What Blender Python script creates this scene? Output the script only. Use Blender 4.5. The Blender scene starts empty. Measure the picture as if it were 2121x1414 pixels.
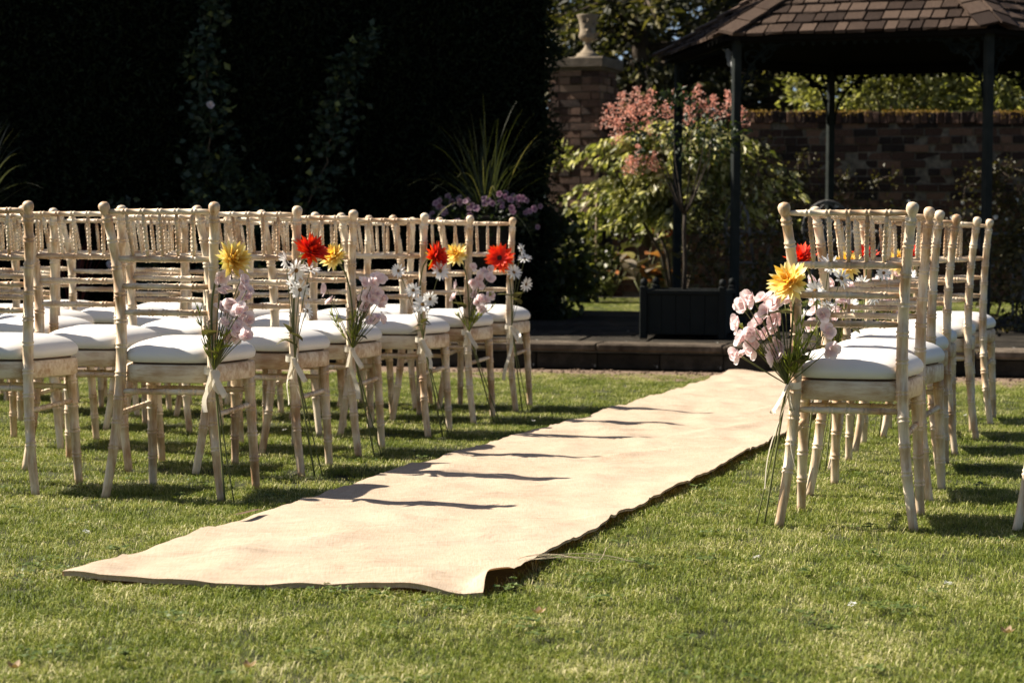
import bpy, math, random
import numpy as np
from mathutils import Vector, Matrix, Quaternion, noise

PI = math.pi
S = bpy.context.scene
COL = S.collection

# ------------------------------------------------------------------ camera
cd = bpy.data.cameras.new('camera')
cam = bpy.data.objects.new('camera', cd)
COL.objects.link(cam)
S.camera = cam
PITCH, ROLL, CAM_H = 0.046188, 0.005823, 0.7996
fw = Vector((0, math.cos(PITCH), -math.sin(PITCH)))
up0 = Vector((0, math.sin(PITCH), math.cos(PITCH)))
rt0 = Vector((1, 0, 0))
rt = rt0 * math.cos(ROLL) + up0 * math.sin(ROLL)
up = up0 * math.cos(ROLL) - rt0 * math.sin(ROLL)
M = Matrix((rt, up, -fw)).transposed().to_4x4()
M.translation = (0, 0, CAM_H)
cam.matrix_world = M
cd.sensor_width = 36.0
cd.lens = 4422.0 / 2121.0 * 36.0
cd.clip_start = 0.1
cd.clip_end = 400
cd.dof.use_dof = True
cd.dof.focus_distance = 6.3
cd.dof.aperture_fstop = 7.1

# ------------------------------------------------------------------ sky, sun, exposure
AZ, EL = math.radians(-16.0), math.radians(43.0)      # the way the light travels over the ground
ldir = Vector((math.cos(AZ) * math.cos(EL), math.sin(AZ) * math.cos(EL), -math.sin(EL)))
W = bpy.data.worlds.new('World')
S.world = W
W.use_nodes = True
wn = W.node_tree
bg = wn.nodes['Background']
sky = wn.nodes.new('ShaderNodeTexSky')
sky.sky_type = 'NISHITA'
sky.sun_disc = False
sky.sun_elevation = EL
sky.sun_rotation = math.atan2(-ldir.x, -ldir.y) % (2 * PI)
sky.air_density = 0.6
sky.ozone_density = 0.0
sky.dust_density = 1.0
wn.links.new(sky.outputs[0], bg.inputs[0])
bg.inputs[1].default_value = 0.05
sd = bpy.data.lights.new('sun', 'SUN')
sd.energy = 5.0
sd.angle = math.radians(0.5)
sd.color = (1.0, 0.91, 0.79)
sun = bpy.data.objects.new('sun', sd)
sun.rotation_euler = ldir.to_track_quat('-Z', 'Y').to_euler()
sun.location = (-20, 5, 20)
COL.objects.link(sun)
S.view_settings.view_transform = 'Standard'
S.view_settings.look = 'None'
S.view_settings.gamma = 1
S.view_settings.use_curve_mapping = False
S.view_settings.exposure = 1.3
S.cycles.max_bounces = 8
S.cycles.transparent_max_bounces = 6
S.cycles.use_denoising = True

rng = np.random.default_rng(7)
RND = random.Random(11)

# ------------------------------------------------------------------ materials
def new_mat(name):
    m = bpy.data.materials.new(name)
    m.use_nodes = True
    t = m.node_tree
    return m, t, t.nodes['Principled BSDF']

def N(t, typ, **kw):
    n = t.nodes.new(typ)
    for k, v in kw.items():
        if isinstance(k, str) and k.startswith('i_'):
            n.inputs[k[2:].replace('_', ' ')].default_value = v
        else:
            setattr(n, k, v)
    return n

def ramp(t, stops):
    r = t.nodes.new('ShaderNodeValToRGB')
    el = r.color_ramp.elements
    while len(el) < len(stops):
        el.new(0.5)
    for e, (p, c) in zip(el, stops):
        e.position = p
        e.color = (*c, 1)
    return r

def surf(name, stops, scale=6.0, detail=5, rough=0.8, bump=0.0, bscale=40.0, stretch=(1, 1, 1), orand=0.0, spec=0.3, coord='Object', metal=0.0, spots=None):
    """noise-coloured surface; orand = how much the object's own random number shifts the colour"""
    m, t, b = new_mat(name)
    tc = N(t, 'ShaderNodeTexCoord')
    geo = N(t, 'ShaderNodeNewGeometry')
    mp = N(t, 'ShaderNodeMapping')
    mp.inputs['Scale'].default_value = stretch
    t.links.new(geo.outputs['Position'] if coord == 'World' else tc.outputs[coord], mp.inputs[0])
    oi = N(t, 'ShaderNodeObjectInfo')
    ns = N(t, 'ShaderNodeTexNoise', noise_dimensions='4D')
    ns.inputs['Scale'].default_value = scale
    ns.inputs['Detail'].default_value = detail
    ns.inputs['Roughness'].default_value = 0.6
    t.links.new(mp.outputs[0], ns.inputs['Vector'])
    wm = N(t, 'ShaderNodeMath', operation='MULTIPLY')
    wm.inputs[1].default_value = 37.0
    t.links.new(oi.outputs['Random'], wm.inputs[0])
    t.links.new(wm.outputs[0], ns.inputs['W'])
    src = ns.outputs['Fac']
    if orand:
        a = N(t, 'ShaderNodeMath', operation='MULTIPLY_ADD')
        a.inputs[1].default_value = orand
        a.inputs[2].default_value = -orand / 2
        t.links.new(oi.outputs['Random'], a.inputs[0])
        ad = N(t, 'ShaderNodeMath', operation='ADD', use_clamp=True)
        t.links.new(a.outputs[0], ad.inputs[0])
        t.links.new(src, ad.inputs[1])
        src = ad.outputs[0]
    r = ramp(t, stops)
    t.links.new(src, r.inputs[0])
    colr = r.outputs[0]
    if spots:
        (sc, thr, c) = spots
        n3 = N(t, 'ShaderNodeTexNoise')
        n3.inputs['Scale'].default_value = sc
        n3.inputs['Detail'].default_value = 3
        t.links.new(mp.outputs[0], n3.inputs['Vector'])
        r3 = ramp(t, [(thr, (0, 0, 0)), (thr + 0.06, (1, 1, 1))])
        t.links.new(n3.outputs['Fac'], r3.inputs[0])
        mx = N(t, 'ShaderNodeMix', data_type='RGBA')
        t.links.new(r3.outputs[0], mx.inputs['Factor'])
        t.links.new(colr, mx.inputs['A'])
        mx.inputs['B'].default_value = (*c, 1)
        colr = mx.outputs['Result']
    t.links.new(colr, b.inputs['Base Color'])
    b.inputs['Roughness'].default_value = rough
    b.inputs['Specular IOR Level'].default_value = spec
    b.inputs['Metallic'].default_value = metal
    if bump:
        n2 = N(t, 'ShaderNodeTexNoise')
        n2.inputs['Scale'].default_value = bscale
        n2.inputs['Detail'].default_value = 4
        t.links.new(mp.outputs[0], n2.inputs['Vector'])
        bp = N(t, 'ShaderNodeBump')
        bp.inputs['Strength'].default_value = bump
        bp.inputs['Distance'].default_value = 0.01
        t.links.new(n2.outputs['Fac'], bp.inputs['Height'])
        t.links.new(bp.outputs[0], b.inputs['Normal'])
    return m

def leaf_mat(name, stops, transl=0.35, rough=0.5, spec=0.35, tint=(1.1, 1.15, 0.5), inst=False):
    """leaf: colour from the per-leaf attribute rnd, light passing through"""
    m, t, b = new_mat(name)
    if inst:
        at = N(t, 'ShaderNodeObjectInfo')
        a2 = N(t, 'ShaderNodeAttribute', attribute_name='rnd')
        geo = N(t, 'ShaderNodeNewGeometry')
        n1 = N(t, 'ShaderNodeTexNoise')
        n1.inputs['Scale'].default_value = 3.4
        n1.inputs['Detail'].default_value = 6
        t.links.new(geo.outputs['Position'], n1.inputs['Vector'])
        # blade + tuft + patch of the lawn
        m1 = N(t, 'ShaderNodeMath', operation='MULTIPLY_ADD')
        m1.inputs[1].default_value = 0.62
        m1.inputs[2].default_value = -0.47
        t.links.new(a2.outputs['Fac'], m1.inputs[0])
        m2 = N(t, 'ShaderNodeMath', operation='MULTIPLY_ADD')
        m2.inputs[1].default_value = 0.28
        t.links.new(at.outputs['Random'], m2.inputs[0])
        t.links.new(m1.outputs[0], m2.inputs[2])
        m3 = N(t, 'ShaderNodeMath', operation='MULTIPLY_ADD', use_clamp=True)
        m3.inputs[1].default_value = 1.15
        t.links.new(n1.outputs['Fac'], m3.inputs[0])
        t.links.new(m2.outputs[0], m3.inputs[2])
        src = m3.outputs[0]
    else:
        at = N(t, 'ShaderNodeAttribute', attribute_name='rnd')
        src = at.outputs['Fac']
    r = ramp(t, stops)
    t.links.new(src, r.inputs[0])
    t.links.new(r.outputs[0], b.inputs['Base Color'])
    b.inputs['Roughness'].default_value = rough
    b.inputs['Specular IOR Level'].default_value = spec
    tr = N(t, 'ShaderNodeBsdfTranslucent')
    mc = N(t, 'ShaderNodeMix', data_type='RGBA', blend_type='MULTIPLY')
    mc.inputs['Factor'].default_value = 1
    t.links.new(r.outputs[0], mc.inputs['A'])
    mc.inputs['B'].default_value = (*tint, 1)
    t.links.new(mc.outputs['Result'], tr.inputs['Color'])
    mx = N(t, 'ShaderNodeMixShader')
    mx.inputs[0].default_value = transl
    t.links.new(b.outputs[0], mx.inputs[1])
    t.links.new(tr.outputs[0], mx.inputs[2])
    t.links.new(mx.outputs[0], t.nodes['Material Output'].inputs[0])
    return m

def plain(name, c, rough=0.6, spec=0.3, metal=0.0, transl=0.0):
    m, t, b = new_mat(name)
    b.inputs['Base Color'].default_value = (*c, 1)
    b.inputs['Roughness'].default_value = rough
    b.inputs['Specular IOR Level'].default_value = spec
    b.inputs['Metallic'].default_value = metal
    if transl:
        tr = N(t, 'ShaderNodeBsdfTranslucent')
        tr.inputs[0].default_value = (*c, 1)
        mx = N(t, 'ShaderNodeMixShader')
        mx.inputs[0].default_value = transl
        t.links.new(b.outputs[0], mx.inputs[1])
        t.links.new(tr.outputs[0], mx.inputs[2])
        t.links.new(mx.outputs[0], t.nodes['Material Output'].inputs[0])
    return m

def wood_mat(name, stretch):
    m, t, b = new_mat(name)
    tc = N(t, 'ShaderNodeTexCoord')
    oi = N(t, 'ShaderNodeObjectInfo')
    wm = N(t, 'ShaderNodeMath', operation='MULTIPLY')
    wm.inputs[1].default_value = 53.0
    t.links.new(oi.outputs['Random'], wm.inputs[0])
    mp = N(t, 'ShaderNodeMapping')
    mp.inputs['Scale'].default_value = stretch
    t.links.new(tc.outputs['Object'], mp.inputs[0])
    big = N(t, 'ShaderNodeTexNoise', noise_dimensions='4D')
    big.inputs['Scale'].default_value = 9
    big.inputs['Detail'].default_value = 3
    fine = N(t, 'ShaderNodeTexNoise', noise_dimensions='4D')
    fine.inputs['Scale'].default_value = 55
    fine.inputs['Detail'].default_value = 6
    fine.inputs['Roughness'].default_value = 0.7
    for n in (big, fine):
        t.links.new(wm.outputs[0], n.inputs['W'])
    t.links.new(tc.outputs['Object'], big.inputs['Vector'])
    t.links.new(mp.outputs[0], fine.inputs['Vector'])
    a = N(t, 'ShaderNodeMath', operation='MULTIPLY_ADD')
    a.inputs[1].default_value = 0.70
    t.links.new(big.outputs['Fac'], a.inputs[0])
    f2 = N(t, 'ShaderNodeMath', operation='MULTIPLY')
    f2.inputs[1].default_value = 0.70
    t.links.new(fine.outputs['Fac'], f2.inputs[0])
    t.links.new(f2.outputs[0], a.inputs[2])
    r = ramp(t, [(0.42, (0.17, 0.075, 0.03)), (0.54, (0.36, 0.21, 0.108)), (0.65, (0.51, 0.36, 0.22)), (0.78, (0.70, 0.59, 0.43))])
    t.links.new(a.outputs[0], r.inputs[0])
    t.links.new(r.outputs[0], b.inputs['Base Color'])
    b.inputs['Roughness'].default_value = 0.52
    b.inputs['Specular IOR Level'].default_value = 0.35
    bp = N(t, 'ShaderNodeBump')
    bp.inputs['Strength'].default_value = 0.15
    bp.inputs['Distance'].default_value = 0.004
    t.links.new(fine.outputs['Fac'], bp.inputs['Height'])
    t.links.new(bp.outputs[0], b.inputs['Normal'])
    return m

M_WOOD = wood_mat('limed_wood', (1, 1, 0.12))
M_WOODX = wood_mat('limed_wood_crosswise', (0.12, 1, 1))
M_CUSH = surf('cream_vinyl', [(0.3, (0.66, 0.64, 0.60)), (0.7, (0.71, 0.69, 0.65))], scale=5, rough=0.45, bump=0.03, bscale=120, spec=0.4)
M_UNDER = plain('seat_board', (0.10, 0.055, 0.03), 0.8)
M_RIBBON = plain('satin_ribbon', (0.80, 0.74, 0.60), 0.35, 0.5, transl=0.3)
M_STEM = plain('green_stem', (0.12, 0.13, 0.045), 0.6)
M_FEATHER = plain('feathery_green', (0.42, 0.47, 0.08), 0.6, transl=0.45)
M_BLEAF = leaf_mat('dull_green_leaf', [(0, (0.07, 0.065, 0.03)), (1, (0.15, 0.14, 0.06))], 0.25, 0.6)
M_YEL = leaf_mat('yellow_petals', [(0, (0.86, 0.38, 0.015)), (0.4, (0.9, 0.60, 0.09)), (0.75, (0.93, 0.80, 0.33)), (1, (0.93, 0.86, 0.52))], 0.3, 0.6, tint=(1, 0.95, 0.6))
M_RED = leaf_mat('red_petals', [(0, (0.45, 0.012, 0.005)), (0.6, (0.78, 0.03, 0.008)), (1, (0.85, 0.16, 0.02))], 0.25, 0.6, tint=(1, 0.7, 0.5))
M_PINK = leaf_mat('pink_petals', [(0, (0.70, 0.34, 0.34)), (0.15, (0.84, 0.68, 0.67)), (0.5, (0.92, 0.86, 0.85)), (1, (0.94, 0.92, 0.91))], 0.5, 0.6, tint=(1, 0.9, 0.9))
M_WHITE = leaf_mat('white_petals', [(0, (0.72, 0.72, 0.68)), (1, (0.85, 0.85, 0.83))], 0.3, 0.6, tint=(1, 1, 1))
M_DISC = surf('flower_disc', [(0.3, (0.09, 0.045, 0.02)), (0.7, (0.30, 0.17, 0.04))], scale=300, rough=0.9, bump=0.5, bscale=500)
M_DARKDISC = surf('dark_flower_disc', [(0.3, (0.02, 0.008, 0.006)), (0.7, (0.07, 0.025, 0.02))], scale=300, rough=0.9, bump=0.5, bscale=500)
M_SEPAL = leaf_mat('sepals', [(0, (0.20, 0.26, 0.05)), (1, (0.45, 0.48, 0.10))], 0.3, 0.6)
M_GRASS = leaf_mat('lawn_blades', [(0.0, (0.032, 0.045, 0.006)), (0.25, (0.092, 0.130, 0.015)), (0.50, (0.170, 0.207, 0.029)), (0.74, (0.29, 0.298, 0.075)), (0.97, (0.60, 0.54, 0.30))], 0.22, 0.55, 0.2, tint=(1.05, 1.15, 0.45), inst=True)
M_SOIL = surf('lawn_soil', [(0.3, (0.016, 0.018, 0.006)), (0.7, (0.045, 0.050, 0.014))], scale=9, rough=0.95, bump=0.6, bscale=90, coord='World')
M_EARTH = surf('bare_earth', [(0.3, (0.10, 0.065, 0.042)), (0.7, (0.26, 0.185, 0.125))], scale=30, rough=0.95, bump=0.8, bscale=120, coord='World')
M_BED = surf('bed_earth', [(0.3, (0.012, 0.010, 0.007)), (0.7, (0.03, 0.024, 0.016))], scale=20, rough=1, bump=0.8, bscale=60, coord='World')

def burlap():
    m, t, b = new_mat('hessian_cloth')
    tc = N(t, 'ShaderNodeTexCoord')
    ns = N(t, 'ShaderNodeTexNoise'); ns.inputs['Scale'].default_value = 2.2; ns.inputs['Detail'].default_value = 5
    t.links.new(tc.outputs['Object'], ns.inputs['Vector'])
    mpa = N(t, 'ShaderNodeMapping'); mpa.inputs['Scale'].default_value = (900, 40, 40); mpa.inputs['Rotation'].default_value = (0, 0, 0.28)
    mpb = N(t, 'ShaderNodeMapping'); mpb.inputs['Scale'].default_value = (40, 900, 40); mpb.inputs['Rotation'].default_value = (0, 0, 0.28)
    na = N(t, 'ShaderNodeTexNoise'); na.inputs['Scale'].default_value = 0.5; na.inputs['Detail'].default_value = 2
    nb = N(t, 'ShaderNodeTexNoise'); nb.inputs['Scale'].default_value = 0.5; nb.inputs['Detail'].default_value = 2
    for mp, n in ((mpa, na), (mpb, nb)):
        t.links.new(tc.outputs['Object'], mp.inputs[0]); t.links.new(mp.outputs[0], n.inputs['Vector'])
    ad = N(t, 'ShaderNodeMath', operation='ADD')
    t.links.new(na.outputs['Fac'], ad.inputs[0]); t.links.new(nb.outputs['Fac'], ad.inputs[1])
    a2 = N(t, 'ShaderNodeMath', operation='MULTIPLY_ADD'); a2.inputs[1].default_value = 0.5
    t.links.new(ad.outputs[0], a2.inputs[0])
    s2 = N(t, 'ShaderNodeMath', operation='MULTIPLY_ADD'); s2.inputs[1].default_value = 0.28; s2.inputs[2].default_value = -0.14
    t.links.new(ns.outputs['Fac'], s2.inputs[0]); t.links.new(s2.outputs[0], a2.inputs[2])
    r = ramp(t, [(0.25, (0.35, 0.25, 0.165)), (0.5, (0.49, 0.39, 0.285)), (0.75, (0.56, 0.465, 0.36))])
    t.links.new(a2.outputs[0], r.inputs[0])
    t.links.new(r.outputs[0], b.inputs['Base Color'])
    b.inputs['Roughness'].default_value = 0.95
    b.inputs['Specular IOR Level'].default_value = 0.05
    bp = N(t, 'ShaderNodeBump'); bp.inputs['Strength'].default_value = 0.35; bp.inputs['Distance'].default_value = 0.003
    mpc = N(t, 'ShaderNodeMapping'); mpc.inputs['Scale'].default_value = (5, 12, 5); mpc.inputs['Rotation'].default_value = (0, 0, 0.5)
    t.links.new(tc.outputs['Object'], mpc.inputs[0])
    nc = N(t, 'ShaderNodeTexNoise'); nc.inputs['Scale'].default_value = 1.0; nc.inputs['Detail'].default_value = 4; nc.inputs['Distortion'].default_value = 1.2
    t.links.new(mpc.outputs[0], nc.inputs['Vector'])
    bc = N(t, 'ShaderNodeBump'); bc.inputs['Strength'].default_value = 0.35; bc.inputs['Distance'].default_value = 0.03
    t.links.new(nc.outputs['Fac'], bc.inputs['Height'])
    t.links.new(bc.outputs[0], bp.inputs['Normal'])
    t.links.new(ad.outputs[0], bp.inputs['Height']); t.links.new(bp.outputs[0], b.inputs['Normal'])
    tr = N(t, 'ShaderNodeBsdfTranslucent'); tr.inputs[0].default_value = (0.50, 0.26, 0.10, 1)
    mx = N(t, 'ShaderNodeMixShader'); mx.inputs[0].default_value = 0.13
    t.links.new(b.outputs[0], mx.inputs[1]); t.links.new(tr.outputs[0], mx.inputs[2])
    t.links.new(mx.outputs[0], t.nodes['Material Output'].inputs[0])
    return m
M_HESSIAN = burlap()

M_BRICK = surf('old_brick', [(0.15, (0.013, 0.008, 0.006)), (0.4, (0.036, 0.018, 0.012)), (0.6, (0.068, 0.034, 0.021)), (0.85, (0.17, 0.095, 0.058))], scale=14, rough=0.9, bump=0.6, bscale=60, orand=0.75, spots=(22, 0.66, (0.30, 0.28, 0.22)))
M_BRICKP = surf('pier_brick', [(0.15, (0.035, 0.019, 0.013)), (0.4, (0.095, 0.05, 0.031)), (0.6, (0.15, 0.08, 0.049)), (0.85, (0.28, 0.18, 0.11))], scale=14, rough=0.9, bump=0.6, bscale=60, orand=0.6, spots=(22, 0.66, (0.34, 0.30, 0.23)))  # wall brick lightened, so the colour carries sun on the pier
M_MORTAR = surf('lime_mortar', [(0.3, (0.05, 0.042, 0.032)), (0.7, (0.20, 0.17, 0.125))], scale=20, rough=0.95, bump=0.5, bscale=80)
M_STONE = surf('weathered_stone', [(0.2, (0.10, 0.078, 0.052)), (0.5, (0.21, 0.165, 0.11)), (0.8, (0.33, 0.27, 0.19))], scale=8, rough=0.85, bump=0.4, bscale=60, spots=(30, 0.68, (0.20, 0.17, 0.07)))
M_PAVE = surf('algae_shade_paving', [(0.25, (0.010, 0.009, 0.007)), (0.55, (0.028, 0.024, 0.018)), (0.8, (0.065, 0.055, 0.042))], scale=9, rough=0.9, spec=0.1, bump=0.5, bscale=60, orand=0.3, spots=(25, 0.7, (0.26, 0.25, 0.22)))  # dark tone holds both algae and the terrace's shade
M_COPING = surf('coping_stone_face', [(0.25, (0.03, 0.023, 0.016)), (0.55, (0.09, 0.071, 0.052)), (0.8, (0.21, 0.17, 0.128))], scale=11, rough=0.9, spec=0.1, bump=0.5, bscale=60, orand=0.3, spots=(25, 0.68, (0.36, 0.34, 0.29)))
M_CAP = surf('brown_weathered_stone', [(0.2, (0.055, 0.042, 0.028)), (0.5, (0.12, 0.095, 0.066)), (0.8, (0.20, 0.165, 0.12))], scale=8, rough=0.9, bump=0.5, bscale=60)
M_MOSS = leaf_mat('orange_moss', [(0, (0.11, 0.065, 0.014)), (1, (0.32, 0.20, 0.035))], 0.2, 0.9)
M_SHINGLE = surf('cedar_shingle', [(0.2, (0.018, 0.0105, 0.007)), (0.5, (0.042, 0.0265, 0.018)), (0.8, (0.092, 0.062, 0.044))], scale=7, rough=0.75, bump=0.5, bscale=50, stretch=(6, 0.7, 1), orand=0.55, spec=0.1, spots=(40, 0.73, (0.34, 0.31, 0.26)))
M_IRON = surf('dark_green_iron', [(0.3, (0.005, 0.007, 0.006)), (0.7, (0.012, 0.015, 0.013))], scale=20, rough=0.8, bump=0.1, bscale=200, spec=0.03)
M_POST = surf('glossy_post_paint', [(0.3, (0.014, 0.017, 0.016)), (0.7, (0.028, 0.032, 0.029))], scale=12, rough=0.8, bump=0.1, bscale=90, spec=0.04)
M_IRONLIT = surf('sun_toned_iron', [(0.3, (0.055, 0.06, 0.058)), (0.7, (0.12, 0.125, 0.12))], scale=20, rough=0.5, spec=0.4)  # lit copy of the dark iron: sunlight put into the colour
M_GREYIRON = surf('pale_painted_iron', [(0.3, (0.09, 0.086, 0.08)), (0.7, (0.16, 0.155, 0.145))], scale=20, rough=0.7, spec=0.1)
M_ROOFIN = plain('roof_boards', (0.006, 0.0055, 0.005), 0.9, 0.1)
M_BARK = surf('bark', [(0.3, (0.035, 0.026, 0.018)), (0.7, (0.10, 0.075, 0.05))], scale=12, rough=0.95, bump=0.8, bscale=40, stretch=(1, 1, 0.2))
M_DARKBARK = surf('dark_bark', [(0.3, (0.015, 0.011, 0.008)), (0.7, (0.045, 0.034, 0.023))], scale=12, rough=0.95, bump=0.6, bscale=40)
M_PALEWOOD = surf('bleached_pole', [(0.3, (0.22, 0.16, 0.10)), (0.7, (0.36, 0.28, 0.19))], scale=12, rough=0.8)
M_BOX = surf('planter_paint', [(0.3, (0.004, 0.0055, 0.005)), (0.7, (0.009, 0.011, 0.010))], scale=10, rough=0.7, spec=0.15, bump=0.1, bscale=80)
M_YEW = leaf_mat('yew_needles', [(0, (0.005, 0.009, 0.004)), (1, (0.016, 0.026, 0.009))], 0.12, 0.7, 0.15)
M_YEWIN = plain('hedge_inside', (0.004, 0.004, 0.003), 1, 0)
M_ROSE = leaf_mat('rose_leaves', [(0, (0.014, 0.026, 0.015)), (0.8, (0.036, 0.056, 0.028)), (1, (0.16, 0.18, 0.05))], 0.2, 0.5)  # last stop paints the few leaves that seem to catch the sun
M_CORD = leaf_mat('grey_straps', [(0, (0.05, 0.06, 0.045)), (1, (0.13, 0.13, 0.09))], 0.2, 0.5)
M_ORNGRASS = leaf_mat('part_lit_blades', [(0, (0.03, 0.038, 0.016)), (0.75, (0.08, 0.09, 0.036)), (1, (0.42, 0.37, 0.17))], 0.3, 0.5)  # bright last stop colours a few blades as if sunlit
M_PETUNIA = leaf_mat('petunia_petals', [(0, (0.17, 0.05, 0.12)), (0.25, (0.36, 0.25, 0.29)), (1, (0.55, 0.44, 0.47))], 0.3, 0.6, tint=(1, 0.8, 1))
M_DARKLEAF = leaf_mat('dark_leaves', [(0, (0.010, 0.018, 0.007)), (0.8, (0.030, 0.045, 0.014)), (1, (0.07, 0.08, 0.02))], 0.3, 0.5)
M_VARI = leaf_mat('variegated_leaves', [(0, (0.05, 0.065, 0.015)), (0.3, (0.19, 0.21, 0.05)), (0.6, (0.45, 0.44, 0.20)), (1, (0.82, 0.78, 0.58))], 0.45, 0.45, tint=(1.1, 1.1, 0.5))
M_PLUME = leaf_mat('pink_plumes', [(0, (0.58, 0.29, 0.225)), (1, (0.88, 0.64, 0.54))], 0.4, 0.8, tint=(1.1, 0.75, 0.65))
M_LITLEAF = leaf_mat('glossy_green_leaves', [(0, (0.03, 0.037, 0.011)), (0.5, (0.11, 0.125, 0.032)), (1, (0.33, 0.32, 0.12))], 0.4, 0.4, 0.5)
M_SUNLEAF = leaf_mat('sunlit_evergreen_leaves', [(0, (0.05, 0.055, 0.016)), (0.5, (0.19, 0.20, 0.055)), (1, (0.50, 0.47, 0.20))], 0.4, 0.45, 0.3)
M_BROWNLEAF = leaf_mat('yellow_brown_leaves', [(0, (0.03, 0.032, 0.010)), (0.6, (0.085, 0.07, 0.022)), (1, (0.20, 0.15, 0.05))], 0.3, 0.5)
M_BIGLEAF = leaf_mat('leathery_leaves', [(0, (0.05, 0.05, 0.025)), (0.4, (0.16, 0.13, 0.085)), (0.8, (0.36, 0.31, 0.24)), (1, (0.34, 0.13, 0.045))], 0.35, 0.3, 0.6)  # pale stop puts light from behind into the leaf colour
M_CEDAR = leaf_mat('conifer_sprays', [(0, (0.008, 0.011, 0.004)), (0.7, (0.045, 0.046, 0.014)), (1, (0.19, 0.16, 0.05))], 0.4, 0.6)
M_THREAD = plain('jute_thread', (0.52, 0.43, 0.28), 0.9)
M_DRY = leaf_mat('dry_leaf', [(0, (0.20, 0.12, 0.06)), (1, (0.36, 0.25, 0.15))], 0.2, 0.7)
M_CLOVER = leaf_mat('clover_leaves', [(0, (0.05, 0.09, 0.02)), (1, (0.16, 0.20, 0.05))], 0.3, 0.5)

# ------------------------------------------------------------------ mesh helpers
class MB:
    def __init__(s):
        s.v, s.f, s.r, s.sm = [], [], [], []
    def add(s, verts, faces, rnd=0.5, smooth=True):
        o = len(s.v)
        s.v.extend(tuple(p) for p in verts)
        s.f.extend(tuple(i + o for i in f) for f in faces)
        s.r.extend([rnd] * len(verts) if not hasattr(rnd, '__len__') else rnd)
        s.sm.extend([smooth] * len(faces))
    def box(s, c, d, rot=None, rnd=0.5, bev=0.0):
        x, y, z = d[0] / 2, d[1] / 2, d[2] / 2
        if bev:
            b = min(bev, x * .6, y * .6, z * .6)
            P = []
            for sx in (-1, 1):
                for sy in (-1, 1):
                    for sz in (-1, 1):
                        P += [Vector((sx * x, sy * (y - b), sz * (z - b))), Vector((sx * (x - b), sy * y, sz * (z - b))), Vector((sx * (x - b), sy * (y - b), sz * z))]
            i = lambda a, b_, c_, k: (a * 4 + b_ * 2 + c_) * 3 + k
            F = []
            for a in (0, 1):
                q = [i(a, 0, 0, 0), i(a, 1, 0, 0), i(a, 1, 1, 0), i(a, 0, 1, 0)]; F.append(q if a else q[::-1])
                q = [i(0, a, 0, 1), i(1, a, 0, 1), i(1, a, 1, 1), i(0, a, 1, 1)]; F.append(q[::-1] if a else q)
                q = [i(0, 0, a, 2), i(1, 0, a, 2), i(1, 1, a, 2), i(0, 1, a, 2)]; F.append(q if a else q[::-1])
            for a in (0, 1):
                for b_ in (0, 1):
                    q = [i(a, b_, 0, 0), i(a, b_, 1, 0), i(a, b_, 1, 1), i(a, b_, 0, 1)]; F.append(q if a != b_ else q[::-1])
                    q = [i(a, 0, b_, 0), i(a, 1, b_, 0), i(a, 1, b_, 2), i(a, 0, b_, 2)]; F.append(q if a == b_ else q[::-1])
                    q = [i(0, a, b_, 1), i(1, a, b_, 1), i(1, a, b_, 2), i(0, a, b_, 2)]; F.append(q if a != b_ else q[::-1])
            for a in (0, 1):
                for b_ in (0, 1):
                    for c_ in (0, 1):
                        q = [i(a, b_, c_, 0), i(a, b_, c_, 1), i(a, b_, c_, 2)]; F.append(q if (a + b_ + c_) % 2 else q[::-1])
        else:
            P = [Vector((sx * x, sy * y, sz * z)) for sx in (-1, 1) for sy in (-1, 1) for sz in (-1, 1)]
            F = [(0, 1, 3, 2), (4, 6, 7, 5), (0, 4, 5, 1), (2, 3, 7, 6), (0, 2, 6, 4), (1, 5, 7, 3)]
        if rot is not None:
            P = [rot @ p for p in P]
        c = Vector(c)
        s.add([p + c for p in P], F, rnd, smooth=False)
    def tube(s, pts, rad, seg=8, cap=True, rnd=0.5):
        pts = [Vector(p) for p in pts]
        n = len(pts)
        if not hasattr(rad, '__len__'):
            rad = [rad] * n
        vs, fs = [], []
        T0 = (pts[1] - pts[0]).normalized()
        A = T0.orthogonal().normalized()
        for i in range(n):
            T = (pts[min(i + 1, n - 1)] - pts[max(i - 1, 0)])
            if T.length < 1e-9:
                T = T0
            T = T.normalized()
            A = (A - T * A.dot(T)).normalized()
            B = T.cross(A)
            for k in range(seg):
                a = 2 * PI * k / seg
                vs.append(pts[i] + (A * math.cos(a) + B * math.sin(a)) * rad[i])
        for i in range(n - 1):
            for k in range(seg):
                k2 = (k + 1) % seg
                fs.append((i * seg + k, i * seg + k2, (i + 1) * seg + k2, (i + 1) * seg + k))
        if cap:
            fs.append(tuple(range(seg))[::-1])
            fs.append(tuple((n - 1) * seg + k for k in range(seg)))
        s.add(vs, fs, rnd)
    def lathe(s, prof, seg=24, origin=(0, 0, 0)):
        ox, oy, oz = origin
        vs = [(ox + r * math.cos(2 * PI * k / seg), oy + r * math.sin(2 * PI * k / seg), oz + z) for r, z in prof for k in range(seg)]
        fs = [(i * seg + k, i * seg + (k + 1) % seg, (i + 1) * seg + (k + 1) % seg, (i + 1) * seg + k) for i in range(len(prof) - 1) for k in range(seg)]
        s.add(vs, fs)
    def mesh(s, name, mat):
        me = bpy.data.meshes.new(name)
        me.from_pydata(s.v, [], s.f)
        at = me.attributes.new('rnd', 'FLOAT', 'POINT')
        at.data.foreach_set('value', np.array(s.r, dtype=np.float32))
        me.polygons.foreach_set('use_smooth', s.sm)
        if mat:
            me.materials.append(mat)
        me.update()
        return me

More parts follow.
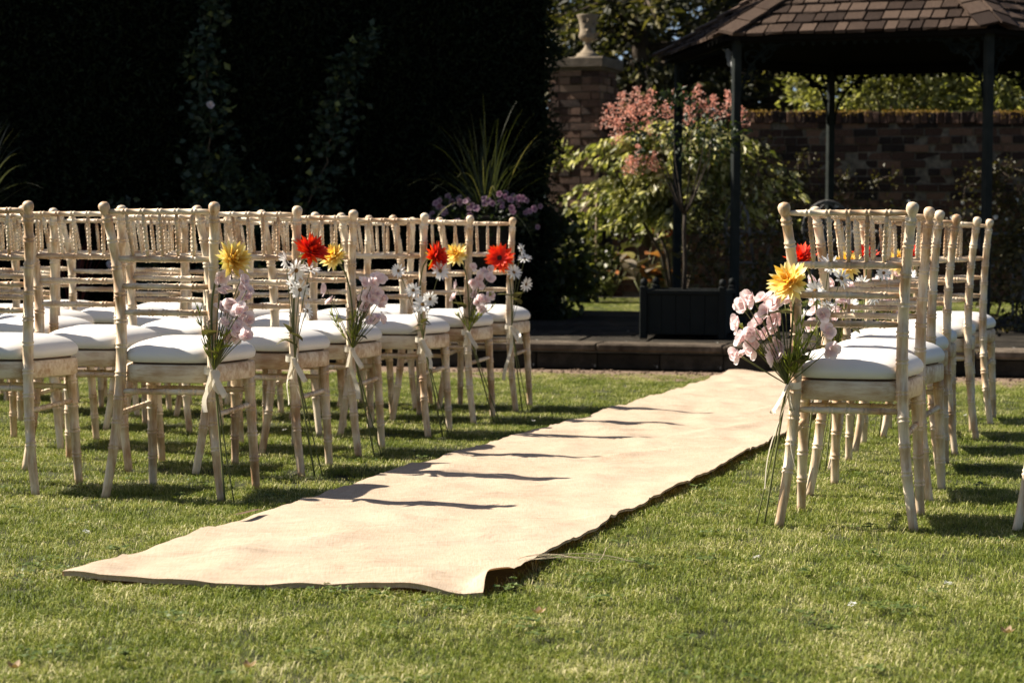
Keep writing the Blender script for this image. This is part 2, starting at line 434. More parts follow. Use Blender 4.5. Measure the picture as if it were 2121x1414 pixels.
def link(name, me, parent=None, loc=None, rot=None, scale=None):
    o = bpy.data.objects.new(name, me)
    COL.objects.link(o)
    if parent is not None:
        o.parent = parent
    if loc is not None:
        o.location = loc
    if rot is not None:
        if isinstance(rot, Quaternion):
            o.rotation_mode = 'QUATERNION'
            o.rotation_quaternion = rot
        else:
            o.rotation_euler = rot
    if scale is not None:
        o.scale = scale
    return o

def part(name, mb, mat, parent, **kw):
    return link(name, mb.mesh(name, mat), parent, **kw)

def tag(o, label, cat, group=None):
    o['label'] = label
    o['category'] = cat
    if group:
        o['group'] = group
    return o

def thing(name, label, cat, loc=(0, 0, 0), rz=0.0, group=None):
    o = link(name, None, loc=loc, rot=(0, 0, rz))
    return tag(o, label, cat, group)

def structure(name, mb, mat, **kw):
    o = part(name, mb, mat, None, **kw)
    o['kind'] = 'structure'
    return o

def np_mesh(name, V, F, mat, rnd=None, smooth=False):
    """V (n,3), F (m,k) all faces the same size"""
    me = bpy.data.meshes.new(name)
    n, m, k = len(V), len(F), F.shape[1]
    me.vertices.add(n)
    me.vertices.foreach_set('co', np.ascontiguousarray(V, dtype=np.float32).ravel())
    me.loops.add(m * k)
    me.loops.foreach_set('vertex_index', F.astype(np.int32).ravel())
    me.polygons.add(m)
    me.polygons.foreach_set('loop_start', np.arange(0, m * k, k, dtype=np.int32))
    me.polygons.foreach_set('loop_total', np.full(m, k, dtype=np.int32))
    if smooth:
        me.polygons.foreach_set('use_smooth', np.ones(m, dtype=bool))
    if rnd is not None:
        at = me.attributes.new('rnd', 'FLOAT', 'POINT')
        at.data.foreach_set('value', np.asarray(rnd, dtype=np.float32))
    me.update(calc_edges=True)
    if mat:
        me.materials.append(mat)
    return me

def unit(v):
    return v / np.maximum(np.linalg.norm(v, axis=1, keepdims=True), 1e-9)

def leaves(name, P, D, L, Wd, mat, rnd, fold=0.25, upv=None):
    """diamond leaves: base P, along D, length L, width Wd, folded on the midrib"""
    n = len(P)
    D = unit(D)
    U = rng.normal(size=(n, 3)) if upv is None else upv + rng.normal(scale=0.25, size=(n, 3))
    Sd = unit(np.cross(D, U))
    Nn = np.cross(Sd, D)
    L = np.broadcast_to(L, n)[:, None]
    Wd = np.broadcast_to(Wd, n)[:, None]
    V = np.empty((n, 4, 3))
    V[:, 0] = P
    V[:, 1] = P + D * L * .42 + Sd * Wd / 2 + Nn * Wd * fold
    V[:, 2] = P + D * L - Nn * L * .12
    V[:, 3] = P + D * L * .42 - Sd * Wd / 2 + Nn * Wd * fold
    i = np.arange(n)[:, None] * 4
    F = np.concatenate([i + np.array([[0, 1, 2]]), i + np.array([[0, 2, 3]])])
    return np_mesh(name, V.reshape(-1, 3), F, mat, np.repeat(rnd, 4))

def crown_pts(n_clump, per, c, r, spread, shell=0.5, cut=None):
    """leaf points in clumps through an ellipsoid; returns points and outward directions"""
    d = unit(rng.normal(size=(n_clump, 3)))
    rad = shell + (1 - shell) * rng.random((n_clump, 1)) ** 0.6
    C = d * rad
    P = np.repeat(C, per, axis=0) * np.array(r) + rng.normal(scale=spread, size=(n_clump * per, 3)) * np.array([1, 1, .7])
    D = unit(np.repeat(d, per, axis=0) + rng.normal(scale=.7, size=P.shape))
    P = P + np.array(c)
    if cut is not None:
        k = cut(P)
        P, D = P[k], D[k]
    return P, D

# ------------------------------------------------------------------ ground
W13 = np.array([math.sin(0.225), math.cos(0.225)])     # across the terrace, away from the lawn
U13 = np.array([math.cos(0.225), -math.sin(0.225)])    # along its front edge
P0 = np.array([1.05, 13.58])
def tq(x, y):
    return (x - P0[0]) * W13[0] + (y - P0[1]) * W13[1]
def tz(x, y):
    return 0.15 + 0.026 * max(tq(x, y), 0)
def tp(p, q, z=0.0):
    v = P0 + U13 * p + W13 * q
    return (v[0], v[1], z)

g = MB()
g.add([(-90, -40, -.05), (90, -40, -.05), (90, 160, -.05), (-90, 160, -.05)], [(0, 1, 2, 3)])
structure('ground', g, M_SOIL)
# lawn sheet with a slight roll to it
def sheet(x0, x1, y0, y1, nx, ny, zf, keep=None):
    m = MB()
    xs = np.linspace(x0, x1, nx); ys = np.linspace(y0, y1, ny)
    vs = [(x, y, zf(x, y)) for y in ys for x in xs]
    fs = [(j * nx + i, j * nx + i + 1, (j + 1) * nx + i + 1, (j + 1) * nx + i) for j in range(ny - 1) for i in range(nx - 1)]
    m.add(vs, fs)
    return m
def lawn_z(x, y):
    return -0.024 + 0.006 * noise.noise(Vector((x * .8, y * .8, 3)))
structure('lawn_ground', sheet(-9, 9, 1, 13.35, 60, 50, lawn_z), M_SOIL)
m = MB()
m.add([tp(-9, -.9, -.022), tp(9, -.9, -.022), tp(9, -.02, -.012), tp(-9, -.02, -.012)], [(0, 1, 2, 3)])
for k in range(420):
    p, q = RND.uniform(-1.6, 3), RND.uniform(-.42, -.05)
    r = RND.uniform(.003, .010)
    m.box(tp(p, q, -.012 + r * .4), (r * 2, r * 1.6, r), Matrix.Rotation(RND.random() * 6, 3, 'Z'), bev=r * .3)
structure('soil_strip', m, M_EARTH)

# terrace: riser, coping stones, paving slabs
m = MB()
R13 = Matrix.Rotation(-0.225, 3, 'Z')
for a, b in ((-9.0, 8.0),):
    m.box(tp((a + b) / 2, 2.15, .0), (b - a, 4.1, .17), R13)
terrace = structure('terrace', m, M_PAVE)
p = -4.0
while p < 4.6:
    w = RND.uniform(.75, 1.05)
    m = MB()
    m.box((0, 0, 0), (w - .003, .36, .050), None, bev=.010)
    part('coping_stone', m, M_COPING, terrace, loc=tp(p + w / 2, .12 + RND.uniform(-.004, .004), .133 + RND.uniform(-.002, .002)), rot=(RND.uniform(-.006, .006), 0, -.225 + RND.uniform(-.006, .006)))
    m = MB()
    m.box((0, 0, 0), (w / 2 - .004, .1, .1), None, bev=.006)
    me = m.mesh('riser_stone', M_PAVE)
    for h in (.25, .75):
        link('riser_stone', me, terrace, loc=tp(p + w * h, .04 + RND.uniform(-.006, .006), .045), rot=(0, 0, -.225))
    p += w
rows_ = [(.32, .45), (.78, .5), (1.29, .45), (1.75, .55), (2.31, .5), (2.82, .5), (3.33, .45)]
for q0, dq in rows_:
    p = -1.6 + RND.random() * .4
    while p < 4.4:
        w = RND.choice((.45, .6, .6, .75))
        m = MB()
        m.box((0, 0, 0), (w - .014, dq - .008, .05), None, bev=.006)
        c = tp(p + w / 2, q0 + dq / 2)
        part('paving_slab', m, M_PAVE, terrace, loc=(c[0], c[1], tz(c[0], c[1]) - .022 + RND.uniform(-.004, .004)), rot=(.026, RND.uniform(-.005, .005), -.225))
        p += w
# grass plot behind the terrace and the beds round it
m = MB()
m.add([tp(-2.6, 3.76, .235), tp(7, 3.76, .235), tp(7, 7.4, .27), tp(-2.6, 7.4, .27)], [(0, 1, 2, 3)])
structure('back_lawn_ground', m, M_SOIL)
m = MB()
m.add([(-12, 13.9, -.015), (-.1, 14.2, -.015), (.1, 16.2, .14), (-12, 16, .1)], [(0, 1, 2, 3)])
m.add([tp(-2.6, 6.9, .274), tp(9, 6.9, .274), tp(9, 12, .3), tp(-2.6, 12, .3)], [(0, 1, 2, 3)])
structure('flower_bed', m, M_BED)

# ------------------------------------------------------------------ hessian runner
LEFT = [(-1.075, 5.06), (-.917, 5.58), (-.772, 6.06), (-.574, 6.80), (-.347, 7.63), (.083, 8.97), (.581, 10.58), (1.0, 12.0), (1.36, 13.30)]
RIGHT = [(-.055, 4.86), (.055, 5.29), (.351, 6.36), (.652, 7.28), (1.07, 8.70), (1.50, 10.3), (1.86, 11.6), (2.10, 12.4), (2.33, 13.05)]
def edge(pts, t):
    q = np.array(pts)
    s = np.r_[0, np.cumsum(np.linalg.norm(np.diff(q, axis=0), axis=1))]
    s /= s[-1]
    return np.array([np.interp(t, s, q[:, 0]), np.interp(t, s, q[:, 1])])
NS, NT = 64, 560
FOLDS = []
_q = random.Random(17)
for k in range(150):
    FOLDS.append((_q.uniform(.05, .97), _q.uniform(.15, 8.2) ** 1.0, _q.choice((1, 1, -1)) * _q.uniform(.004, .012), _q.uniform(.009, .024), _q.uniform(.05, .22), _q.uniform(-.3, .5)))
vs, mb = [], MB()
for j in range(NT + 1):
    t = j / NT
    A, B = edge(LEFT, t), edge(RIGHT, t)
    for i in range(NS + 1):
        s = i / NS
        wob = 0.007 * noise.noise(Vector((t * 22, 3.3 if s > .5 else 9.1, 0))) * abs(2 * s - 1)
        P = A + (B - A) * s + np.array([wob, 0])
        d = t * 8.4                                             # metres along
        if t < .03:                                             # uneven front hem
            P = P + np.array([0, 1]) * (-.045 * (1 - t / .03) * (math.sin(s * 7.5) * .6 + .8 * math.exp(-((s - .52) / .16) ** 2) - .5))
        x, y = P
        n1 = noise.noise(Vector((x * 2.1 + y * .6, y * 1.3, 1.0)))
        n2 = noise.noise(Vector((x * 7 + y * 1.5, y * 3.2 - x * 2, 5.0)))
        n3 = noise.noise(Vector((x * 3.1, y * 11.0, 8.0)))
        n4 = noise.ridged_multi_fractal(Vector((x * 2.3 + y * .9, y * 1.7 - x * .7, 2.0)), 1.0, 2.1, 3, .9, 2.0)
        z = .003 + .006 * n1 + .008 * n2 + .005 * n3 + .008 * n4
        # two dents and folds near the front left corner
        for (cs, cd_, a, ls, ld, ang) in ((.25, .42, .016, .05, .16, .9), (.38, .62, .013, .05, .2, .8), (.30, .22, .011, .05, .14, .7), (.62, 3.1, .013, .035, .34, .9), (.78, 4.4, .014, .035, .4, .8), (.86, 5.6, .018, .03, .42, .9), (.12, .1, -.012, .05, .06, .3)):
            ds, dd = (s - cs), (d - cd_)
            u = ds * math.cos(ang) - dd * math.sin(ang) * .35
            v = ds * math.sin(ang) * 2 + dd * math.cos(ang)
            z += a * math.exp(-(u / ls) ** 2 - (v / ld) ** 2)
        for (cs, cd_, a, lw, ll, ang) in FOLDS:                 # creases lying mostly across the cloth
            dd = d - cd_
            if abs(dd) < .3:
                ds = s - cs
                u = ds * math.cos(ang) + dd * math.sin(ang)
                v = -ds * math.sin(ang) + dd * math.cos(ang)
                z += a * math.exp(-(v / lw) ** 2 - (u / ll) ** 2)
        # hems droop to the grass
        e = min(s, 1 - s)
        if s > .5:
            z += .002 * max(0, 1 - e / .06)
        # front hem stands up a little in waves
        z += .004 * math.exp(-d / .1) * (1 + .7 * math.sin(s * 11 + .6))
        # the right front corner is turned up
        cu = math.exp(-((d - .13) / .11) ** 2) * math.exp(-((1 - s) / .045) ** 2)
        z += .018 * cu
        P = P - np.array([.03, 0]) * cu
        # a turned-over flap half a metre up the left edge
        if d < .3:
            z = z * (.45 + .55 * d / .3) + (1 - d / .3) * (.010 * max(0, math.sin(s * 9.5 + .4)) + .006 * max(0, math.sin(s * 23 + 1)) - .010)
            z += .010 * cu
        z = max(z, -.008)
        vs.append((P[0], P[1], z))
fs = [(j * (NS + 1) + i, j * (NS + 1) + i + 1, (j + 1) * (NS + 1) + i + 1, (j + 1) * (NS + 1) + i) for j in range(NT) for i in range(NS)]
mb.add(vs, fs)
# hanging hem all round
def skirt(idx, drop, out):
    base = [Vector(vs[k]) for k in idx]
    o = [b + Vector((out[0], out[1], 0)) for b in base]
    w = []
    for b, c in zip(base, o):
        bottom = max(-.022, b.z - drop)
        w += [b, Vector((c.x, c.y, b.z - .35 * (b.z - bottom))), Vector((c.x, c.y, bottom))]
    f = []
    for k in range(len(base) - 1):
        for r_ in range(2):
            f.append((k * 3 + r_, k * 3 + r_ + 1, (k + 1) * 3 + r_ + 1, (k + 1) * 3 + r_))
    mb.add(w, f)
skirt([i for i in range(NS + 1)], .013, (0, .004))
skirt([j * (NS + 1) + NS for j in range(34, NT + 1)], .008, (-.002, 0))
skirt([j * (NS + 1) for j in range(NT + 1)], .012, (.002, 0))
runner = part('aisle_runner', mb, M_HESSIAN, None)
tag(runner, 'long cream hessian aisle runner laid over the grass between the chairs', 'carpet runner')
m = MB()
for k in range(6):
    a = Vector((.03 + RND.uniform(-.02, .04), 5.24 + RND.uniform(-.015, .02), .022))
    L = RND.uniform(.12, .26)
    pts = []
    for i in range(12):
        u = i / 11
        pts.append(a + Vector((L * u, .05 * u + .03 * math.sin(3 * u + k) + .01 * math.sin(9 * u + k * 2), -.012 * u + .012 * math.sin(PI * u))))
    if k == 2:
        pts += [pts[-1] + Vector((.012, .01, .015)), pts[-1] + Vector((.02, .018, .035))]
    m.tube(pts, .0008, 4)
part('frayed_thread', m, M_THREAD, runner)
m = MB()
c = Vector((-.79, 6.02, .024))
m.add([c + Vector((.0, 0, .002)), c + Vector((.045, .11, .003)), c + Vector((.075, .12, .005)), c + Vector((.03, .0, .005))], [(0, 3, 2, 1)])
flap = part('turned_back_edge', m, M_UNDER, runner)

# ------------------------------------------------------------------ chairs
def quad3(z, p):                                     # parabola through three (z, value) points
    (a, A), (b, B), (c_, C) = p
    return A * (z - b) * (z - c_) / ((a - b) * (a - c_)) + B * (z - a) * (z - c_) / ((b - a) * (b - c_)) + C * (z - a) * (z - b) / ((c_ - a) * (c_ - b))
_c = np.polyfit([0, .0, .2, .43, .62, .78, .92, .92], [0, 0, .018, .036, .033, .010, -.036, -.036], 4)
POSTZ = np.linspace(-.03, .95, 60); POSTY = np.polyval(_c, POSTZ)
def post_xy(z):
    return quad3(z, ((0, .191), (.43, .152), (.92, .184))), float(np.interp(z, POSTZ, POSTY))
def ring_profile(centres, zs, rad, h=.0024, w=.0042):
    """insert turned rings into a list of stations"""
    st = [(z, r) for z, r in zip(zs, rad)]
    f = lambda z: float(np.interp(z, zs, rad))
    out = [s for s in st if all(abs(s[0] - c) > .013 for c in centres)]
    for c in centres:
        for o in (-.0058, .0058):
            out += [(c + o - w, f(c)), (c + o - w * .45, f(c) + h), (c + o + w * .45, f(c) + h), (c + o + w, f(c) - .0002)]
    return sorted(out)
def make_post(side):
    zs = [-.02, .0, .1, .25, .43, .55, .75, .855]
    rs = [.0135, .0137, .0148, .016, .0175, .0168, .015, .0147]
    st = ring_profile([.145, .225, .30, .375, .465, .545, .63, .715, .80, .866], zs, rs)
    st += [(.882, .0122), (.886, .0125), (.893, .0162), (.903, .0182), (.911, .0178), (.917, .0135), (.921, .004)]
    pts = []
    for z, r in st:
        x, y = post_xy(min(z, .92))
        pts.append((side * x, y, z))
    m = MB()
    m.tube(pts, [r for z, r in st], 12)
    return m.mesh('rear_post', M_WOOD)
def make_front(side):
    A, B = Vector((side * .168, .345, .36)), Vector((side * .181, .385, -.02))
    Ls = (A - B).length
    st = ring_profile([.10, .185, .27, .35], [0, .02, .12, .3, Ls], [.0135, .0137, .0148, .0165, .018])
    m = MB()
    m.tube([B + (A - B) * (z / Ls) for z, r in st], [r for z, r in st], 12)
    return m.mesh('front_leg', M_WOOD)
def rail_mesh(name, A, B, r, nring, bow=(0, 0, 0), taper=.8, mat=None, h=.0018):
    A, B = Vector(A), Vector(B)
    L = (B - A).length
    c = [L * (k + 1) / (nring + 1) for k in range(nring)]
    st = ring_profile(c, [0, L * .12, L * .5, L * .88, L], [r * taper, r, r, r, r * taper], h, .0036)
    st = [(min(max(z, 0), L), q) for z, q in st]
    bw = Vector(bow)
    m = MB()
    m.tube([A + (B - A) * (z / L) + bw * (4 * (z / L) * (1 - z / L)) for z, q in st], [q for z, q in st], 8)
    return m.mesh(name, mat or M_WOODX)
def between(z, inset=.010):
    x, y = post_xy(z)
    return (-x + inset, y, z), (x - inset, y, z)
CH = {}
CH['rear_post'] = [make_post(-1), make_post(1)]
CH['front_leg'] = [make_front(-1), make_front(1)]
a, b = between(.893 - .002)
CH['top_rail'] = [rail_mesh('top_rail', a, b, .0088, 5)]
RZ2 = .742
a, b = between(RZ2)
CH['back_rail'] = [rail_mesh('back_rail', a, b, .0104, 5, (0, -.012, 0))]
for z in (.655, .572):
    a, b = between(z)
    CH['back_rail'].append(rail_mesh('back_rail', a, b, .0098, 5, (0, -.014, 0)))
CH['spindle'] = []
xt, yt = post_xy(.89); xb, yb = post_xy(RZ2)
for k in range(5):
    f = (k - 2) / 3.0
    u = (k + 1) / 6
    A = (f * xb * .92, yb - .012 * 4 * u * (1 - u), RZ2 + .004)
    B = (f * xt * .92, yt, .888)
    CH['spindle'].append(rail_mesh('spindle', A, B, .0066, 4, taper=.62, mat=M_WOOD, h=.0014))
a, b = between(.322)
CH['stretcher'] = [rail_mesh('stretcher', a, b, .0092, 5)]
CH['stretcher'].append(rail_mesh('stretcher', (-.168, .352, .31), (.168, .352, .31), .0088, 4))
for sd_ in (-1, 1):
    x, y = post_xy(.25)
    CH['stretcher'].append(rail_mesh('stretcher', (sd_ * x, y + .01, .25), (sd_ * .172, .358, .262), .0078, 6, mat=M_WOOD, h=.002))
def seat_outline(grow, n=72):
    """rounded trapezium, wide at the front"""
    pts = []
    for k in range(n):
        a = 2 * PI * k / n
        c, s = math.cos(a), math.sin(a)
        e = .36
        px = math.copysign(abs(c) ** e, c); py = math.copysign(abs(s) ** e, s)
        y = .216 + py * (.190 + grow)
        w = .152 + .046 * (py + 1) / 2 + grow
        yy = y + .012 * (1 - px * px) * (1 if py > 0 else -.4)
        pts.append((px * w, yy))
    return pts
def seat_solid(name, layers, mat, close=True):
    m = MB()
    n = 72
    vs, fs = [], []
    for grow, z in layers:
        vs += [(x, y, z) for x, y in seat_outline(grow, n)]
    for i in range(len(layers) - 1):
        for k in range(n):
            k2 = (k + 1) % n
            fs.append((i * n + k, i * n + k2, (i + 1) * n + k2, (i + 1) * n + k))
    fs.append(tuple(range(n))[::-1])
    fs.append(tuple((len(layers) - 1) * n + k for k in range(n)))
    m.add(vs, fs)
    me = m.mesh(name, mat)
    return me
CH['seat_frame'] = [seat_solid('seat_frame', [(-.016, .351), (-.004, .351), (.0, .355), (.001, .38), (.0, .402), (-.004, .407), (-.03, .4075)], M_WOODX)]
CH['seat_board'] = [seat_solid('seat_board', [(-.022, .4082), (-.018, .4085), (-.018, .4120), (-.022, .4125)], M_UNDER)]
CH['cushion'] = [seat_solid('cushion', [(-.020, .4128), (-.008, .414), (.000, .420), (.003, .434), (.001, .444), (-.006, .455), (-.017, .4645), (-.033, .4735), (-.055, .481), (-.085, .487), (-.12, .490), (-.15, .4912), (-.163, .4912)], M_CUSH)]
ORDER = ['rear_post', 'front_leg', 'top_rail', 'back_rail', 'spindle', 'stretcher', 'seat_frame', 'seat_board', 'cushion']
for me in CH['seat_frame'] + CH['cushion'] + CH['seat_board']:
    pass
proto = thing('banquet_chair', '', 'chair')
for k in ORDER:
    for me in CH[k]:
        link(k, me, proto)
used = []
def chair(x, y, t, label, group):
    if not used:
        c = proto
    else:
        c = proto.copy()
        COL.objects.link(c)
        for ch in list(proto.children):
            d = ch.copy()
            COL.objects.link(d)
            d.parent = c
    used.append(c)
    c.location = (x, y, RND.uniform(-.003, .002))
    c.rotation_euler = (RND.uniform(-.009, .009), RND.uniform(-.005, .005), -t)
    c['label'] = label
    c['group'] = group
    return c

AISLE_L = [(-1.100, 6.724, .196), (-.920, 7.448, .200), (-.771, 8.146, .204), (-.536, 8.954, .235), (-.359, 9.697, .252), (-.168, 10.39, .219)]
AISLE_R = [(.966, 6.126, .268), (1.152, 6.847, .330), (1.345, 7.651, .285), (1.548, 8.370, .215), (1.774, 9.030, .200), (2.004, 9.788, .290)]
ORD = ['nearest', 'second nearest', 'third nearest', 'fourth nearest', 'fifth nearest', 'farthest']
BQ_L = ['yellow dahlia and pink blossoms', 'red dahlia and white daisies', 'pale yellow dahlia and pink blossoms', 'red dahlia seen edge-on and white daisies', 'yellow dahlia and pink blossoms', 'dark-centred red flower and white daisies']
BQ_R = ['big yellow dahlia and pink blossoms', 'red dahlia and white daisies', 'yellow dahlia and pink blossoms', 'red dahlia and white daisies', 'yellow dahlia and pink blossoms', 'red dahlia and white daisies']
chairs_L, chairs_R = [], []
for i, (x, y, t) in enumerate(AISLE_L):
    chairs_L.append(chair(x, y, t, f'{ORD[i]} chair left of the runner, tied with {BQ_L[i]}', 'limewashed chairs left of the aisle'))
# further places along the rows on the left (distance from the aisle chair, angle)
inner = {0: [.620], 1: [.632], 2: [.575, 1.20], 3: [.470, 1.04, 1.62], 4: [.475, 1.03, 1.60, 2.18], 5: [.50, 1.08, 1.66, 2.25, 2.83]}
NTH = ['', 'second', 'third', 'fourth', 'fifth', 'sixth']
for i, offs in inner.items():
    x, y, t = AISLE_L[i]
    for k, o in enumerate(offs):
        tt = t + RND.uniform(-.03, .03) - .01
        rx, ry = math.cos(.18), -math.sin(.18)
        chair(x - rx * o, y - ry * o + RND.uniform(-.02, .02), tt, f'flowerless limewashed chair, {NTH[k + 1]} from the runner in the {ORD[i]} left row', 'limewashed chairs left of the aisle')
for i, (x, y, t) in enumerate(AISLE_R):
    chairs_R.append(chair(x, y, t, f'{ORD[i]} chair right of the runner, tied with {BQ_R[i]}', 'limewashed chairs right of the aisle'))
edge_chair = chair(1.448 + .188, 6.03, .27, 'limewashed chair at the right margin of which hardly more than one leg shows', 'limewashed chairs right of the aisle')

edge_chair.rotation_euler[1] = .030

# ------------------------------------------------------------------ flowers
def petal(mb, base, d, nrm, L, Wd, curl, rnd, n=4, point=1.0):
    """one petal as a strip; d its direction, curl bends it towards nrm"""
    d = d.normalized(); s = d.cross(nrm).normalized(); nn = s.cross(d)
    vs = []
    P = Vector(base)
    ang = 0
    for i in range(n + 1):
        u = i / n
        if point < 1:
            w = Wd * .5 * math.sqrt(max(.02, 1 - ((u - .58) / .52) ** 2)) * (.25 + .75 * min(1, u / .45)) * (.55 if i == n else 1)
        else:
            w = Wd * .5 * math.sin(PI * min(u ** .8 * .93 + .05, 1)) ** .8
            if i == n:
                w = .0003
        dd = d * math.cos(ang) + nn * math.sin(ang)
        up_ = nn * math.cos(ang) - d * math.sin(ang)
        vs += [P + s * w + up_ * w * .25, P, P - s * w + up_ * w * .25]
        P = P + dd * (L / n)
        ang += curl / n
    fs = []
    for i in range(n):
        o = i * 3
        fs += [(o, o + 1, o + 4, o + 3), (o + 1, o + 2, o + 5, o + 4)]
    mb.add(vs, fs, [min(1, max(0, rnd + .35 * (i / n) - .1)) for i in range(n + 1) for _ in range(3)])
def dahlia(seed, r=.064, dark=False):
    q = random.Random(seed)
    m = MB()
    layers = [(16, .0, r, .1), (16, .3, r * 1.02, .15), (15, .58, r * .95, .1), (13, .85, r * .82, .1), (10, 1.1, r * .66, 0), (7, 1.35, r * .45, -.1)]
    if dark:
        layers = layers[:3]
    for li, (n, elev, L, c) in enumerate(layers):
        for k in range(n):
            a = 2 * PI * (k + .5 * (li % 2)) / n + q.uniform(-.12, .12)
            e = elev + q.uniform(-.16, .16)
            d = Vector((math.cos(a) * math.cos(e), math.sin(a) * math.cos(e), math.sin(e)))
            up_ = Vector((-math.cos(a) * math.sin(e), -math.sin(a) * math.sin(e), math.cos(e)))
            b0 = .016 if dark else .006
            petal(m, d * b0 + Vector((0, 0, .004 + li * .002)), d, up_, L * q.uniform(.85, 1.12), L * q.uniform(.27, .38), c + q.uniform(-.3, .5), .25 + .4 * (4 - li) / 4 + q.uniform(-.2, .25), 4)
    me1 = m
    b = MB()
    for k in range(10):
        a = 2 * PI * k / 10 + q.uniform(-.1, .1)
        d = Vector((math.cos(a), math.sin(a), -.15 + q.uniform(-.25, .15)))
        petal(b, d * .004 + Vector((0, 0, -.002)), d, Vector((0, 0, 1)), r * q.uniform(.55, .8), r * .2, q.uniform(-.5, .2), q.random(), 3)
    b.lathe([(.001, -.018), (.008, -.014), (.012, -.006), (.012, 0), (.001, .004)], 8)
    return me1, b
def blossom(seed, r=.03):
    q = random.Random(seed)
    m = MB()
    for lay in range(2):
        for k in range(5):
            a = 2 * PI * (k + .5 * lay) / 5 + q.uniform(-.15, .15)
            e = .35 + .45 * lay + q.uniform(-.2, .2)
            d = Vector((math.cos(a) * math.cos(e), math.sin(a) * math.cos(e), math.sin(e)))
            up_ = Vector((-math.cos(a) * math.sin(e), -math.sin(a) * math.sin(e), math.cos(e)))
            petal(m, d * .002, d, up_, r * q.uniform(.85, 1.1) * (1 - .25 * lay), r * .98, .3 + q.uniform(-.7, .5), .22 + q.uniform(-.1, .25), 6, point=.35)
    return m
def daisy(seed, r=.036):
    q = random.Random(seed)
    m = MB()
    for lay in range(2):
        n = 11
        for k in range(n):
            a = 2 * PI * (k + .5 * lay) / n + q.uniform(-.1, .1)
            e = .12 + .25 * lay + q.uniform(-.15, .15)
            d = Vector((math.cos(a) * math.cos(e), math.sin(a) * math.cos(e), math.sin(e)))
            up_ = Vector((-math.cos(a) * math.sin(e), -math.sin(a) * math.sin(e), math.cos(e)))
            petal(m, d * .004, d, up_, r * q.uniform(.9, 1.08), r * .27, q.uniform(-.5, .3), q.uniform(.3, .9), 3, point=.5)
    return m
def disc_mb(r, h):
    m = MB()
    m.lathe([(r, 0), (r * .95, h * .5), (r * .6, h), (.0005, h * .9)], 10, (0, 0, .003))
    return m
FL = {}
for nm, mt, sd_, dk in (('yellow', M_YEL, 3, False), ('yellow2', M_YEL, 8, False), ('red', M_RED, 4, False), ('red2', M_RED, 9, False), ('redeye', M_RED, 5, True)):
    h, b = dahlia(sd_, dark=dk)
    FL[nm] = (h.mesh('dahlia_head', mt), b.mesh('sepals', M_SEPAL))
FL['pink'] = [blossom(s, .029).mesh('pink_blossom', M_PINK) for s in (21, 22, 23, 24)]
FL['white'] = [daisy(s, .037).mesh('daisy_head', M_WHITE) for s in (31, 32, 33)]
FL['disc'] = disc_mb(.0085, .006).mesh('flower_centre', M_DISC)
FL['eye'] = disc_mb(.026, .012).mesh('flower_centre', M_DARKDISC)
def facing(d):
    return Vector(d).to_track_quat('Z', 'Y')
def big_leaf(q, L, Wd):
    m = MB()
    n = 6
    vs = []
    for i in range(n + 1):
        u = i / n
        w = Wd * .5 * math.sin(PI * u ** .75) ** .9 if 0 < i < n else .0006
        x = L * u
        z = -.35 * L * u * u
        vs += [(x, w, z + w * .35), (x, 0, z), (x, -w, z + w * .35)]
    fs = []
    for i in range(n):
        o = i * 3
        fs += [(o, o + 3, o + 4, o + 1), (o + 1, o + 4, o + 5, o + 2)]
    m.add(vs, fs, q.uniform(.2, .9))
    return m
def ribbon_strip(m, pts, w, side):
    vs = []
    for i, p in enumerate(pts):
        T = (Vector(pts[min(i + 1, len(pts) - 1)]) - Vector(pts[max(i - 1, 0)])).normalized()
        sd = (Vector(side) - T * T.dot(Vector(side))).normalized()
        vs += [Vector(p) + sd * w / 2, Vector(p) - sd * w / 2]
    m.add(vs, [(2 * i, 2 * i + 1, 2 * i + 3, 2 * i + 2) for i in range(len(pts) - 1)])
